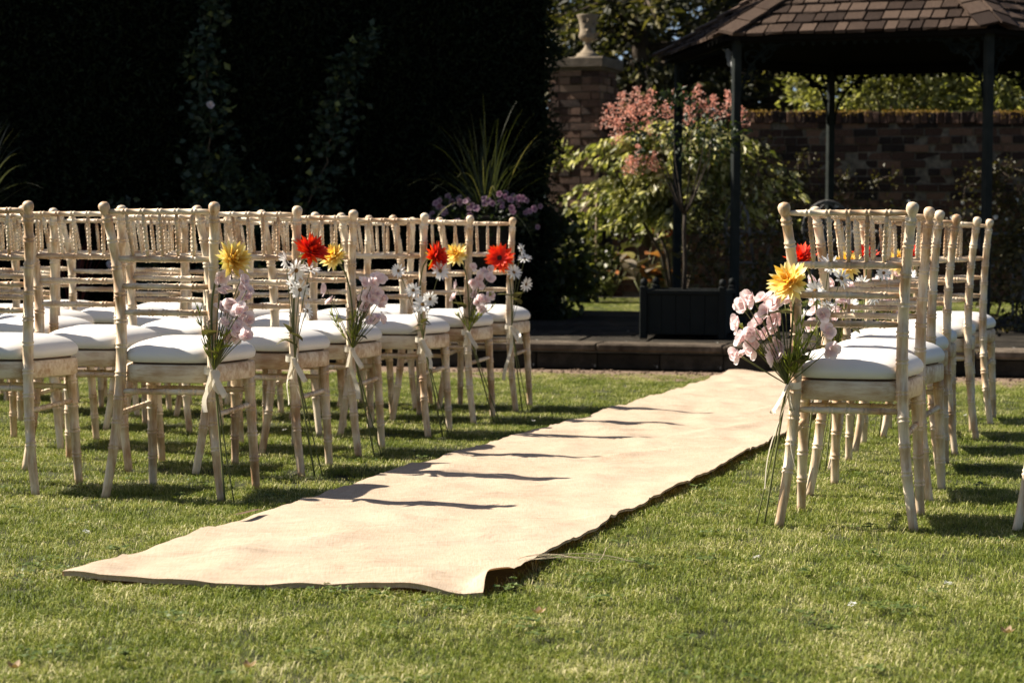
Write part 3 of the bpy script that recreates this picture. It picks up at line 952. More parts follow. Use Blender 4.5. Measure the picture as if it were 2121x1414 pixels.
def bouquet(ch, side, kind, label, group, seed, head, hdir, small, stemfoot=(.02, -.02), tails=None, hl='yellow', extra_leaves=None):
    """spray tied to the aisle-side rear post; local axes: x to the aisle (times side), y chair forward, z up, origin at the post's foot"""
    q = random.Random(seed)
    x0 = .191 * side
    t = -ch.rotation_euler.z
    lx = ch.location.x + x0 * math.cos(t); ly = ch.location.y - x0 * math.sin(t)
    root = thing('flower_spray', label, 'flowers', (lx, ly, 0), -t, group)
    sx = lambda p: Vector((p[0] * side, p[1], p[2]))
    tie = Vector(((.155 - .191), .008, .395))
    def off_post(p):
        return p
    # stems: foot -> tie -> flower
    foot = Vector((stemfoot[0], stemfoot[1], -.015))
    tieout = tie + Vector((.018, -.018, 0))
    ends = []
    st = MB()
    def stem(a, b, c, r, mb=st):
        pts = []
        for i in range(9):
            u = i / 8
            pts.append(sx(a * (1 - u) ** 2 + b * 2 * u * (1 - u) + c * u * u))
        mb.tube(pts, r, 5)
    hd = Vector(head); hdn = Vector(hdir).normalized()
    back = hd - hdn * .016
    stem(foot, (foot + tieout) / 2, tieout, .0034)
    stem(foot + Vector((.025, .012, 0)), (foot + tieout) / 2 + Vector((.01, 0, 0)), tieout, .0024)
    stem(tieout, Vector((tie.x + .012, -.022, back.z - .02)) + (back - hd) * 2, back, .0036)
    for p in small:
        stem(tieout, Vector((tie.x + .02 + p[0] * .3, p[1] * .7, .5 * (tie.z + p[2]) - .02)), Vector(p), .0016)
    part('stems', st, M_STEM, root)
    # head
    hs = .86 if seed in (3, 5) or seed > 20 else .96
    h = link('dahlia_head', FL[hl][0], root, loc=sx(hd), rot=facing(sx(hdn)), scale=(hs, hs, hs))
    link('sepals', FL[hl][1], h)
    if hl == 'redeye':
        link('flower_centre', FL['eye'], h)
    for i, p in enumerate(small):
        d = Vector((q.uniform(.0, 1.0), q.uniform(-1.1, .1), q.uniform(-.3, .8)))
        if p[0] < -.03:
            d.x = -abs(d.x)
        me = q.choice(FL['pink'] if kind == 'A' else FL['white'])
        sc = q.uniform(.82, 1.15) * (1.10 if seed == 11 else 0.95)
        b_ = link('pink_blossom' if kind == 'A' else 'daisy_head', me, root, loc=sx(p), rot=facing(sx(d)), scale=(sc, sc, sc))
        if kind == 'B':
            link('flower_centre', FL['disc'], b_)
    # leaves
    lv = extra_leaves or ([(-.03, -.035, .50, .085, .06), (.0, -.03, .44, .06, .03)] if kind == 'A' else [(-.02, -.03, .46, .075, .03), (.015, -.03, .455, .08, .028), (-.03, -.02, .48, .06, .026), (.0, -.035, .43, .07, .03)])
    for (a, b_, c, L, Wd) in lv:
        d = Vector((q.uniform(-1, 1), q.uniform(-.9, -.1), q.uniform(-.1, .9)))
        rot = Vector(d).to_track_quat('X', 'Z')
        link('leaf', big_leaf(q, L * q.uniform(.85, 1.15), Wd).mesh('leaf', M_BLEAF), root, loc=sx((a, b_, c)), rot=rot)
    # feathery greens (A) or thin sepals sprays
    if kind == 'A':
        f = MB()
        for k in range(11 if seed == 11 else 5):
            e = Vector((q.uniform(-.09, .12), q.uniform(-.07, .03), q.uniform(.46, .58)))
            mid = Vector((tie.x + .3 * (e.x - tie.x), e.y * .5 - .01, .45))
            P = [tieout * (1 - u) ** 2 + mid * 2 * u * (1 - u) + e * u * u for u in [i / 6 for i in range(7)]]
            f.tube([sx(p) for p in P], .0015, 4)
            for i in range(2, 7):
                for s_ in range(4):
                    d = (P[i] - P[i - 1]).normalized() * .022 + Vector((q.uniform(-1, 1), q.uniform(-1, 1), q.uniform(-.4, .8))) * .016
                    f.tube([sx(P[i]), sx(P[i] + d * .6), sx(P[i] + d + Vector((0, 0, .006)))], [.0021, .0018, .0009], 3)
        part('feathery_stalks', f, M_FEATHER, root)
    # ribbon: band, loops, tails
    rb = MB()
    ring = []
    for k in range(17):
        a = 2 * PI * k / 16
        ring.append(sx((tie.x + .021 * math.cos(a), tie.y + .021 * math.sin(a) - .004, tie.z + .004 * math.sin(a))))
    ribbon_strip(rb, ring, .020, (0, 0, 1))
    kn = Vector((tie.x + .016, tie.y - .026, tie.z))
    for s_, Ln in ((1, q.uniform(.06, .085)), (-.35, q.uniform(.055, .08))):
        pts = []
        for i in range(13):
            u = i / 12
            w_ = math.sin(PI * u)
            pts.append(sx((kn.x + s_ * (.032 * w_ + .02 * u * (1 - u) * 2), kn.y - .010 * math.sin(2 * PI * u) - .004, kn.z - Ln * math.sin(PI * u) ** .8 + .0 * u)))
        ribbon_strip(rb, pts, .019, (.55 * side, .85, 0))
    for (dx, dy, Ln) in (tails or ((.03, -.02, .14), (-.02, -.02, .11))):
        pts = []
        for i in range(12):
            u = i / 11
            pts.append(sx((kn.x + dx * u + .010 * math.sin(5 * u + seed), kn.y + dy * u + .008 * math.sin(7 * u + seed), kn.z - Ln * u)))
        ribbon_strip(rb, pts, .017, (math.cos(seed), math.sin(seed) * .8, .25))
    part('ribbon', rb, M_RIBBON, root)
    return root

def scatter(seed, n, xr, yr, zr, mind=.032):
    q = random.Random(seed)
    out = []
    tries = 0
    while len(out) < n and tries < 4000:
        tries += 1
        p = (q.uniform(*xr), q.uniform(*yr), q.uniform(*zr))
        if all((Vector(p) - Vector(o)).length > mind for o in out):
            out.append(p)
    return out
GL, GR = 'flower sprays tied along the left of the aisle', 'flower sprays tied along the right of the aisle'
bouquet(chairs_L[0], 1, 'A', 'yellow dahlia above pale pink blossoms, tied to the nearest chair left of the runner', GL, 1, (.042, -.03, .735), (.8, -.35, .45), scatter(1, 24, (.0, .115), (-.075, .01), (.50, .69), .024), tails=((.03, -.02, .07), (-.015, -.03, .13)))
bouquet(chairs_L[1], 1, 'B', 'big red dahlia tilted up over white daisies, on the second chair left of the runner', GL, 2, (.04, -.03, .76), (.55, -.4, .6), [(-.04, -.045, .735), (.05, -.06, .70), (-.005, -.05, .70), (-.02, -.05, .645), (.012, -.055, .635), (.03, -.04, .56)], hl='red', tails=((.02, -.02, .13), (-.02, -.02, .16)), stemfoot=(.05, .0))
bouquet(chairs_L[2], 1, 'A', 'pale yellow dahlia beside a post with pink blossoms, third chair left of the runner', GL, 3, (-.085, -.03, .735), (-.2, -.5, .5), scatter(3, 20, (.015, .095), (-.065, .01), (.49, .67), .024) + [(-.1, -.03, .57), (-.12, -.02, .62)], hl='yellow2', tails=((.02, -.01, .19),), stemfoot=(.065, .0))
bouquet(chairs_L[3], 1, 'B', 'red dahlia seen edge on with drooping white daisies, fourth chair left of the runner', GL, 4, (.03, -.03, .735), (1, -.15, .1), [(-.12, -.03, .68), (-.05, -.05, .60), (.02, -.05, .565), (.06, -.04, .68), (-.01, -.05, .54)], hl='red2', tails=((.04, -.02, .12), (.02, -.02, .07)), stemfoot=(.06, .02))
bouquet(chairs_L[4], 1, 'A', 'yellow dahlia left of the post and pink blossoms, fifth chair left of the runner', GL, 5, (-.07, -.03, .74), (-.1, -.7, .4), scatter(5, 18, (.0, .08), (-.06, .01), (.5, .70), .024) + [(-.07, -.03, .61), (-.08, -.03, .55)], hl='yellow', tails=((.05, -.02, .10),), stemfoot=(.09, .03))
bouquet(chairs_L[5], 1, 'B', 'dark-centred red flower and white daisies on the farthest chair left of the runner', GL, 6, (-.065, -.06, .725), (-.05, -1, .1), [(.03, -.04, .765), (.05, -.04, .72), (.0, -.06, .655), (.055, -.04, .60)], hl='redeye', tails=((-.02, -.03, .26), (.07, -.02, .08)), stemfoot=(.035, .0), extra_leaves=[(.0, -.03, .53, .09, .05), (.03, -.03, .5, .09, .045), (-.02, -.03, .54, .08, .03)])
bouquet(chairs_R[0], -1, 'A', 'large yellow dahlia over a wide pink blossom spray, nearest chair right of the runner', GR, 11, (-.030, -.035, .685), (.35, -.75, .45), scatter(11, 27, (-.01, .125), (-.08, .02), (.47, .65), .026) + [(-.13, -.03, .55), (-.14, -.02, .50), (-.12, -.02, .60)], tails=((.06, -.03, .30), (-.035, -.03, .26)), stemfoot=(.045, .0), extra_leaves=[(-.04, -.04, .60, .10, .04), (-.03, -.035, .44, .085, .05), (-.06, .03, .46, .1, .06)])
for i in range(1, 6):
    A = i % 2 == 0
    lab = [None, 'red dahlia and white daisies on the second chair right of the runner', 'yellow dahlia and pink blossoms on the third chair right of the runner', 'red dahlia and white daisies on the fourth chair right of the runner', 'yellow dahlia and pink blossoms on the fifth chair right of the runner', 'red dahlia and white daisies on the farthest chair right of the runner'][i]
    if A:
        bouquet(chairs_R[i], -1, 'A', lab, GR, 20 + i, (-.05, -.03, .72), (-.1, -.6, .5), scatter(20 + i, 15, (-.06, .08), (-.06, .0), (.5, .68)), hl='yellow2')
    else:
        bouquet(chairs_R[i], -1, 'B', lab, GR, 20 + i, (-.03 if i > 1 else .03, -.02, .745), (.2, -.4, .7), [(-.06, -.04, .73), (-.1, -.05, .69), (-.02, -.05, .65), (-.06, -.05, .6), (.02, -.05, .56)], hl='red')

# ------------------------------------------------------------------ lawn blades
def tuft(seed, n=26, rad=.040, h=(.011, .024), w=(.0011, .0021)):
    q = random.Random(seed)
    m = MB()
    for k in range(n):
        a, r = q.random() * 2 * PI, rad * math.sqrt(q.random())
        b = Vector((r * math.cos(a), r * math.sin(a), 0))
        th = q.random() * 2 * PI
        lean = q.uniform(.15, 1.15) if q.random() < .72 else q.uniform(1.3, 2.0)
        H = q.uniform(*h)
        W_ = q.uniform(*w) / 2
        d = Vector((math.cos(th), math.sin(th), 0)); s = Vector((-d.y, d.x, 0))
        p1 = b + Vector((0, 0, H * .6)) + d * H * lean * .35
        th2 = th + q.uniform(-.9, .9)
        d2 = Vector((math.cos(th2), math.sin(th2), 0))
        p2 = b + Vector((0, 0, max(H * (1.05 - .45 * lean), .007))) + (d * .5 + d2 * .5) * H * lean * 1.1
        m.add([b - s * W_, b + s * W_, p1 + s * W_ * .9, p1 - s * W_ * .9, p2], [(0, 1, 2, 3), (3, 2, 4)], q.random())
    return m.mesh('grass_tuft', M_GRASS)
tcol = bpy.data.collections.new('tuft_shapes')
for k in range(8):
    o = bpy.data.objects.new('grass_tuft_%02d' % k, tuft(100 + k))
    tcol.objects.link(o)
def in_runner(X, Y):
    LE, RE = np.array(LEFT), np.array(RIGHT)
    xl = np.interp(Y, LE[:, 1], LE[:, 0]); xr = np.interp(Y, RE[:, 1], RE[:, 0])
    yf = np.interp(X, [v[0] for v in vs[:NS + 1]], [v[1] for v in vs[:NS + 1]])
    return (X > xl + .018) & (X < xr - .018) & (Y > yf + .022) & (Y < 13.4)
pts = []
for (y0, y1, dens) in ((2.6, 3.4, 600), (3.4, 5.0, 1350), (5.0, 7.0, 1050), (7.0, 9.5, 720), (9.5, 13.4, 540)):
    n = int((y1 - y0) * (2 * (.27 * y1 + 2.6)) * dens)
    Y = rng.uniform(y0, y1, n); X = rng.uniform(-1, 1, n) * (.27 * y1 + 2.6)
    k = (np.abs(X) < .26 * Y + .45) | (rng.random(n) < .55)
    qv = (X - P0[0]) * W13[0] + (Y - P0[1]) * W13[1]
    k &= qv < -.30 - .06 * np.sin(X * 5) - .15 * rng.random(n) ** 2
    k &= ~in_runner(X, Y)
    X, Y = X[k], Y[k]
    pts.append(np.c_[X, Y, np.full(len(X), -.023)])
n = 8000
pp, qq = rng.uniform(-1.9, 5.2, n), rng.uniform(3.8, 6.9, n)
bx = P0[0] + U13[0] * pp + W13[0] * qq; by = P0[1] + U13[1] * pp + W13[1] * qq
pts.append(np.c_[bx, by, .232 + .0095 * (qq - 3.76)])
pts = np.concatenate(pts)
gm = bpy.data.meshes.new('grass')
gm.vertices.add(len(pts))
gm.vertices.foreach_set('co', pts.astype(np.float32).ravel())
at = gm.attributes.new('rz', 'FLOAT', 'POINT'); at.data.foreach_set('value', rng.uniform(0, 2 * PI, len(pts)).astype(np.float32))
patch = np.array([noise.noise(Vector((p[0] * 1.4, p[1] * 1.4, 0))) for p in pts])
yfr = np.interp(pts[:, 0], [v[0] for v in vs[:NS + 1]], [v[1] for v in vs[:NS + 1]])
xrt = np.interp(pts[:, 1], [p[1] for p in RIGHT], [p[0] for p in RIGHT])
hem = ((np.abs(pts[:, 1] - yfr + .03) < .05) & (pts[:, 0] > -1.1) & (pts[:, 0] < 0)) | ((np.abs(pts[:, 0] - xrt - .02) < .03) & (pts[:, 1] > 5.3))
at = gm.attributes.new('sc', 'FLOAT', 'POINT'); at.data.foreach_set('value', (rng.uniform(.75, 1.15, len(pts)) + .18 * patch + .28 * hem).astype(np.float32))
grass = link('grass', gm)
grass['kind'] = 'stuff'
grass['label'] = 'short sunlit lawn grass with clover and straw-coloured blades'
ng = bpy.data.node_groups.new('grass_scatter', 'GeometryNodeTree')
ng.interface.new_socket('Geometry', in_out='INPUT', socket_type='NodeSocketGeometry')
ng.interface.new_socket('Geometry', in_out='OUTPUT', socket_type='NodeSocketGeometry')
gi, go = ng.nodes.new('NodeGroupInput'), ng.nodes.new('NodeGroupOutput')
ci = ng.nodes.new('GeometryNodeCollectionInfo')
ci.inputs['Collection'].default_value = tcol
ci.inputs['Separate Children'].default_value = True
ci.inputs['Reset Children'].default_value = True
ip = ng.nodes.new('GeometryNodeInstanceOnPoints')
ip.inputs['Pick Instance'].default_value = True
ri = ng.nodes.new('FunctionNodeRandomValue'); ri.data_type = 'INT'
ri.inputs['Min'].default_value = 0
for s_ in ri.inputs:
    if s_.name == 'Max' and s_.type == 'INT':
        s_.default_value = 7
    if s_.name == 'Min' and s_.type == 'INT':
        s_.default_value = 0
na_ = ng.nodes.new('GeometryNodeInputNamedAttribute'); na_.data_type = 'FLOAT'; na_.inputs['Name'].default_value = 'rz'
nb_ = ng.nodes.new('GeometryNodeInputNamedAttribute'); nb_.data_type = 'FLOAT'; nb_.inputs['Name'].default_value = 'sc'
cx = ng.nodes.new('ShaderNodeCombineXYZ')
L_ = ng.links.new
L_(gi.outputs[0], ip.inputs['Points'])
L_(ci.outputs[0], ip.inputs['Instance'])
L_([o for o in ri.outputs if o.type == 'INT'][0], ip.inputs['Instance Index'])
L_(na_.outputs[0], cx.inputs[2])
L_(cx.outputs[0], ip.inputs['Rotation'])
L_(nb_.outputs[0], ip.inputs['Scale'])
L_(ip.outputs[0], go.inputs[0])
md = grass.modifiers.new('scatter', 'NODES')
md.node_group = ng

# clover rosettes and broad weeds
cl = []
q = random.Random(5)
P, D, rr = [], [], []
for k in range(120):
    y = q.uniform(3.8, 8.5); x = q.uniform(-.26 * y, .26 * y)
    if in_runner(np.array([x]), np.array([y]))[0] and y > 4.8:
        continue
    for i in range(q.randint(5, 16)):
        a = q.random() * 2 * PI; r = abs(q.gauss(0, .035))
        px, py, pz = x + r * math.cos(a), y + r * math.sin(a), q.uniform(-.004, .006)
        for j in range(3):
            b = a + j * 2.1
            P.append((px, py, pz)); D.append((math.cos(b), math.sin(b), q.uniform(-.1, .35))); rr.append(q.random())
cv = link('clover', leaves('clover', np.array(P), np.array(D), .011, .011, M_CLOVER, np.array(rr), .1, np.array([[0, 0, 1.0]])))
cv['kind'] = 'stuff'
dm = daisy(77, .007).mesh('lawn_daisy', M_WHITE)
for i, (x, y) in enumerate([(.097, 9.434), (2.109, 9.89), (2.14, 9.86), (-.95, 8.9), (.62, 5.35), (1.02, 4.95), (.75, 4.65), (-1.15, 5.75)]):
    o = link('lawn_daisy', dm, loc=(x, y, .012), rot=(RND.uniform(-.4, .2), RND.uniform(-.3, .3), RND.random() * 6))
    lab = ['white daisy alone in the grass left of the runner, level with the farthest chairs', 'left one of two white daisies close together in grass right of the chairs', 'right one of two white daisies close together in grass right of the chairs', 'white daisy in the grass between the legs of the left chairs', 'white daisy in the open grass right of the frayed threads', 'white daisy in the open grass below the nearest right chair', 'white daisy in the open grass near the bottom right', 'white daisy in the grass left of the front of the runner'][i]
    tag(o, lab, 'daisy', 'daisies in the lawn')
for i, (x, y, lab) in enumerate([(-.92, 3.93, 'pale dry leaf on the grass in the bottom left corner'), (-.488, 3.95, 'small pinkish dry leaf at the bottom edge of the lawn'), (.06, 4.55, 'brown dry leaf on the lawn below the curled corner of the runner'), (1.02, 4.35, 'reddish dry leaf on the lawn at the lower right')]):
    m = MB()
    for k in range(5):
        d = Vector((math.cos(k * 1.25 + i), math.sin(k * 1.25 + i), .25 + .3 * (k % 2)))
        petal(m, (0, 0, 0), d, Vector((0, 0, 1)), .022, .013, 1.0 - .5 * (k % 2), RND.random(), 4)
    o = part('fallen_leaf', m, M_DRY, None, loc=(x, y, .006), rot=(0, 0, i))
    tag(o, lab, 'leaf', 'dry leaves fallen on the lawn')

# ------------------------------------------------------------------ tall yew hedge
HX1, HY1 = .34, 16.3
hd_ = np.array([-1.0, -.20]); hd_ /= np.linalg.norm(hd_)          # runs to the left, coming nearer
hn = np.array([-hd_[1], hd_[0]]) * -1                               # towards the camera side
if hn[1] > 0:
    hn = -hn
HH = 4.3
hedge = thing('hedge', 'tall dark clipped yew hedge, almost black, behind the left chairs', 'hedge', (HX1 - 4, HY1 - .8, 0))
off = Vector(hedge.location)
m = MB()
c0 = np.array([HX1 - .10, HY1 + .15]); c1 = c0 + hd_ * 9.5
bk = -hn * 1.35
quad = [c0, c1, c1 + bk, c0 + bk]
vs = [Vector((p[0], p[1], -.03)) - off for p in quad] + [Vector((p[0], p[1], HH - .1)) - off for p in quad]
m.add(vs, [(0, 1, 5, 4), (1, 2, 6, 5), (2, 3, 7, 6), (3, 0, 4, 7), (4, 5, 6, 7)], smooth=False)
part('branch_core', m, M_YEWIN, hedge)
n = 52000
u = rng.uniform(0, 6.2, n); z = rng.uniform(0, 3.2, n)
dep = rng.normal(0, .05, n) + .05 * np.array([noise.noise(Vector((a * 2.2, b * 2.2, 0))) for a, b in zip(u, z)])
P = np.c_[HX1 + hd_[0] * u - hn[0] * (.08 + dep) * -1 * -1, HY1 + hd_[1] * u - hn[1] * (.08 + dep), z]
D = np.c_[hn[0] + rng.normal(0, .8, n), hn[1] + rng.normal(0, .8, n), rng.normal(.3, .8, n)]
n2 = 12000                                                          # the right-hand end
v = rng.uniform(0, 1.5, n2); z2 = rng.uniform(0, 3.4, n2)
P2 = np.c_[HX1 - hn[0] * v + rng.normal(-.06, .035, n2) + .05 * np.sin(z2 * 9), HY1 - hn[1] * v, z2]
D2 = np.c_[1 + rng.normal(0, .6, n2), rng.normal(0, .8, n2), rng.normal(.2, .7, n2)]
P = np.concatenate([P, P2]) - np.array(off); D = np.concatenate([D, D2])
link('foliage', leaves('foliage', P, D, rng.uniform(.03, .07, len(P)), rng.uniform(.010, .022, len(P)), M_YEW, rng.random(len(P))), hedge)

# climbing roses in front of it
def vine(name, label, cat, canes, nleaf, mat, leaf=(.035, .06), wd=.7, blooms=(), group=None, spread=.09):
    base = Vector(canes[0][0])
    root = thing(name, label, cat, (base.x, base.y, base.z), group=group)
    tb = MB()
    P, D = [], []
    for c in canes:
        c = [Vector(p) - base for p in c]
        s_ = [c[0]]
        for i in range(len(c) - 1):
            for k in range(1, 7):
                s_.append(c[i].lerp(c[i + 1], k / 6) + Vector((RND.gauss(0, .012), RND.gauss(0, .012), 0)))
        tb.tube(s_, [.010 * (1 - .7 * i / len(s_)) for i in range(len(s_))], 6)
        for i in range(int(nleaf / len(canes))):
            t = RND.random() ** .9
            p = s_[min(int(t * len(s_)), len(s_) - 1)]
            w = spread * (1.7 - 1.25 * t)
            P.append(p + Vector((RND.gauss(0, w), RND.gauss(0, w * .6) - .02, RND.gauss(0, .05))))
            D.append((RND.gauss(0, 1), RND.gauss(-.5, .7), RND.gauss(-.1, .6)))
    part('cane', tb, M_BARK, root)
    n = len(P)
    r = rng.random(n) * .8
    r[rng.random(n) < .03] = 1
    link('foliage', leaves('foliage', np.array([tuple(p) for p in P]), np.array(D), rng.uniform(*leaf, n), rng.uniform(*leaf, n) * wd, mat, r, .15), root)
    for b in blooms:
        link('rose_bloom', FL['pink'][0], root, loc=Vector(b) - base, rot=facing((0, -1, .3)), scale=(1.2, 1.2, 1.2))
    return root
def hz(x, dy=.15):                                                  # y just in front of the hedge
    return HY1 + hd_[1] / hd_[0] * (x - HX1) - dy
vine('climbing_rose', 'dark leafy rose climbing the hedge in one tall narrow column', 'rose',
     [[(-2.25, hz(-2.2), 0), (-2.3, hz(-2.3), .9), (-2.2, hz(-2.2), 1.6), (-2.25, hz(-2.2), 2.1), (-2.15, hz(-2.2), 2.75)],
      [(-2.4, hz(-2.4), 0), (-2.7, hz(-2.7), .6), (-2.85, hz(-2.8), 1.0)], [(-2.1, hz(-2.1), 0), (-2.0, hz(-2.0), .8), (-2.1, hz(-2), 1.35)], [(-2.3, hz(-2.3), 0), (-2.15, hz(-2), .7), (-2.3, hz(-2), 1.3)]], 3800, M_ROSE, leaf=(.045, .08),
     blooms=[(-2.42, hz(-2.4, .25), .98), (-2.2, hz(-2.2, .22), 1.78), (-2.9, hz(-2.8, .25), .62)])
vine('climbing_rose', 'dark leafy rose climbing the hedge with a stem leaning right at its top', 'rose',
     [[(-1.55, hz(-1.5), 0), (-1.6, hz(-1.6), .8), (-1.35, hz(-1.4), 1.5), (-1.28, hz(-1.3), 2.0), (-1.05, hz(-1.1), 2.3)],
      [(-1.7, hz(-1.7), 0), (-1.75, hz(-1.7), .7), (-1.85, hz(-1.8), 1.2)], [(-1.4, hz(-1.4), 0), (-1.3, hz(-1.3), .6), (-1.3, hz(-1.3), 1.0)]], 2800, M_ROSE, leaf=(.045, .08), blooms=[(-1.8, hz(-1.8, .25), .92)])

def straps(root, name, n, base, L, Wd, mat, spread, droop, rlo=0.0, up_=1.0, q=random.Random(9)):
    m = MB()
    for k in range(n):
        a = q.random() * 2 * PI
        e = abs(q.gauss(0, spread))
        d = Vector((math.cos(a) * math.sin(e), math.sin(a) * math.sin(e), math.cos(e) * up_))
        LL = L * q.uniform(.55, 1.1)
        w = Wd * q.uniform(.6, 1.1)
        P = Vector(base) + Vector((q.gauss(0, .03), q.gauss(0, .03), 0))
        s = Vector((-math.sin(a), math.cos(a), 0)).normalized()
        vs = []
        nn = 9
        v = d.copy()
        for i in range(nn + 1):
            u = i / nn
            ww = w * .5 * (1 - u ** 2.2) + .0004
            vs += [P + s * ww, P - s * ww]
            P = P + v * (LL / nn)
            v = (v + Vector((math.cos(a) * .03, math.sin(a) * .03, -droop * u * (.4 + math.sin(e)) * q.uniform(.7, 1.3)))).normalized()
        r_ = min(1, max(0, q.random() * .75 + (q.random() < .12) * .5))
        m.add(vs, [(2 * i, 2 * i + 1, 2 * i + 3, 2 * i + 2) for i in range(nn)], r_)
    return part(name, m, mat, root)

# stone urn with grass and petunias in front of the hedge
UX, UY = -.21, 14.95
urn = thing('planted_urn', 'dark stone pedestal urn standing before the hedge, full of flowers', 'urn', (UX, UY, 0))
m = MB()
m.lathe([(.16, 0), (.16, .04), (.13, .05), (.12, .42), (.15, .44), (.15, .48), (.06, .52), (.05, .58), (.08, .62), (.15, .70), (.19, .82), (.20, .92), (.225, .955), (.225, .985), (.19, .985), (.18, .93), (.001, .93)], 28)
part('urn_body', m, M_PAVE, urn)
og = thing('ornamental_grass', 'arching spray of grass with a few sun-toned blades rising from the planted urn', 'grass plant', (UX + .02, UY, .94))
straps(og, 'blades', 120, (0, 0, 0), .84, .007, M_ORNGRASS, .62, .38)
pt = thing('petunia', 'mauve petunias spilling over the rim of the planted urn', 'flowers', (UX, UY, .94))
P, D = [], []
fl = []
q = random.Random(12)
for k in range(900):
    a = q.random() * 2 * PI; r = .36 * math.sqrt(q.random())
    P.append((r * math.cos(a) * 1.05, r * math.sin(a) * .8, .13 - .9 * max(0, r - .16) * q.uniform(.3, 1.2) + q.gauss(0, .04)))
    D.append((q.gauss(math.cos(a), .6), q.gauss(math.sin(a), .6), q.gauss(.3, .5)))
link('foliage', leaves('foliage', np.array(P), np.array(D), rng.uniform(.03, .055, len(P)), .024, M_DARKLEAF, rng.random(len(P)) * .8), pt)
pm = MB()
for k in range(5):
    a = 2 * PI * k / 5
    petal(pm, Vector((0, 0, -.006)), Vector((math.cos(a), math.sin(a), .35)), Vector((0, 0, 1)), .026, .030, -.5, .05, 3, point=.2)
pme = pm.mesh('petunia_bloom', M_PETUNIA)
for k in range(54):
    a = q.uniform(PI * .95, PI * 2.05) if q.random() < .85 else q.random() * 2 * PI
    r = .40 * math.sqrt(q.uniform(.12, 1))
    p = (r * math.cos(a) * 1.02 + .01, r * math.sin(a) * .8 - .03, .165 - .75 * max(0, r - .2) * q.uniform(.2, 1.25) + q.gauss(0, .03))
    link('petunia_bloom', pme, pt, loc=p, rot=facing((math.cos(a) * .5, -.9, q.uniform(-.2, .7))), scale=[q.uniform(.75, 1.1)] * 3)

# strappy plant in the urn at the left margin
lu = thing('pedestal_urn', 'dark pedestal urn with a strappy plant, half out of frame at far left', 'urn', (-3.62, 14.4, 0))
m = MB()
m.lathe([(.16, 0), (.16, .04), (.13, .05), (.12, .42), (.15, .44), (.15, .48), (.06, .52), (.05, .58), (.08, .62), (.15, .70), (.19, .82), (.20, .92), (.225, .955), (.225, .985), (.19, .985), (.18, .93), (.001, .93)], 28)
part('urn_body', m, M_PAVE, lu)
lg = thing('strappy_plant', 'grey-green arching strappy leaves at the far left before the hedge', 'plant', (-3.6, 14.4, .94))
straps(lg, 'blades', 80, (0, 0, 0), .72, .020, M_CORD, .5, .30, q=random.Random(4))
# red stems low in the bed at the left
rs = thing('red_stemmed_plant', 'thin dark red stems in the shade behind the left chairs', 'plant', (-3.05, 14.9, 0))
straps(rs, 'stems', 26, (0, 0, .3), .75, .012, leaf_mat('red_stems', [(0, (.05, .012, .01)), (1, (.14, .03, .02))], .2), .22, .05, q=random.Random(6))

# ------------------------------------------------------------------ bush at the hedge end
def bush(name, label, cat, c, r, ncl, per, mat, leaf, wd, spread, stems=5, rhi=1.0, group=None, core=None, shell=.45, pname='foliage', droop=0.0):
    base = (c[0], c[1], c[2] - r[2])
    root = thing(name, label, cat, base, group=group)
    P, D = crown_pts(ncl, per, (0, 0, r[2]), r, spread, shell)
    D[:, 2] -= droop
    k = P[:, 2] > 0.01
    P, D = P[k], D[k]
    n = len(P)
    link(pname, leaves(pname, P, D, rng.uniform(*leaf, n), rng.uniform(*leaf, n) * wd, mat, np.clip(rng.random(n) * rhi, 0, 1), .2), root)
    sm = MB()
    for i in range(stems):
        a = 2 * PI * i / stems + RND.random()
        e = Vector((r[0] * .6 * math.cos(a), r[1] * .6 * math.sin(a), r[2] * RND.uniform(.9, 1.6)))
        sm.tube([(0, 0, 0), Vector((e.x * .2, e.y * .2, e.z * .45)), Vector((e.x * .65, e.y * .65, e.z * .8)), e], [.018, .014, .010, .005], 6)
    part('stem', sm, M_BARK, root)
    return root
bush('shrub', 'dark leafy shrub at the foot of the hedge, beside the strip of back lawn', 'shrub', (.36, 16.75, .58), (.22, .25, .42), 42, 24, M_LITLEAF, (.05, .09), .75, .07, rhi=.45)

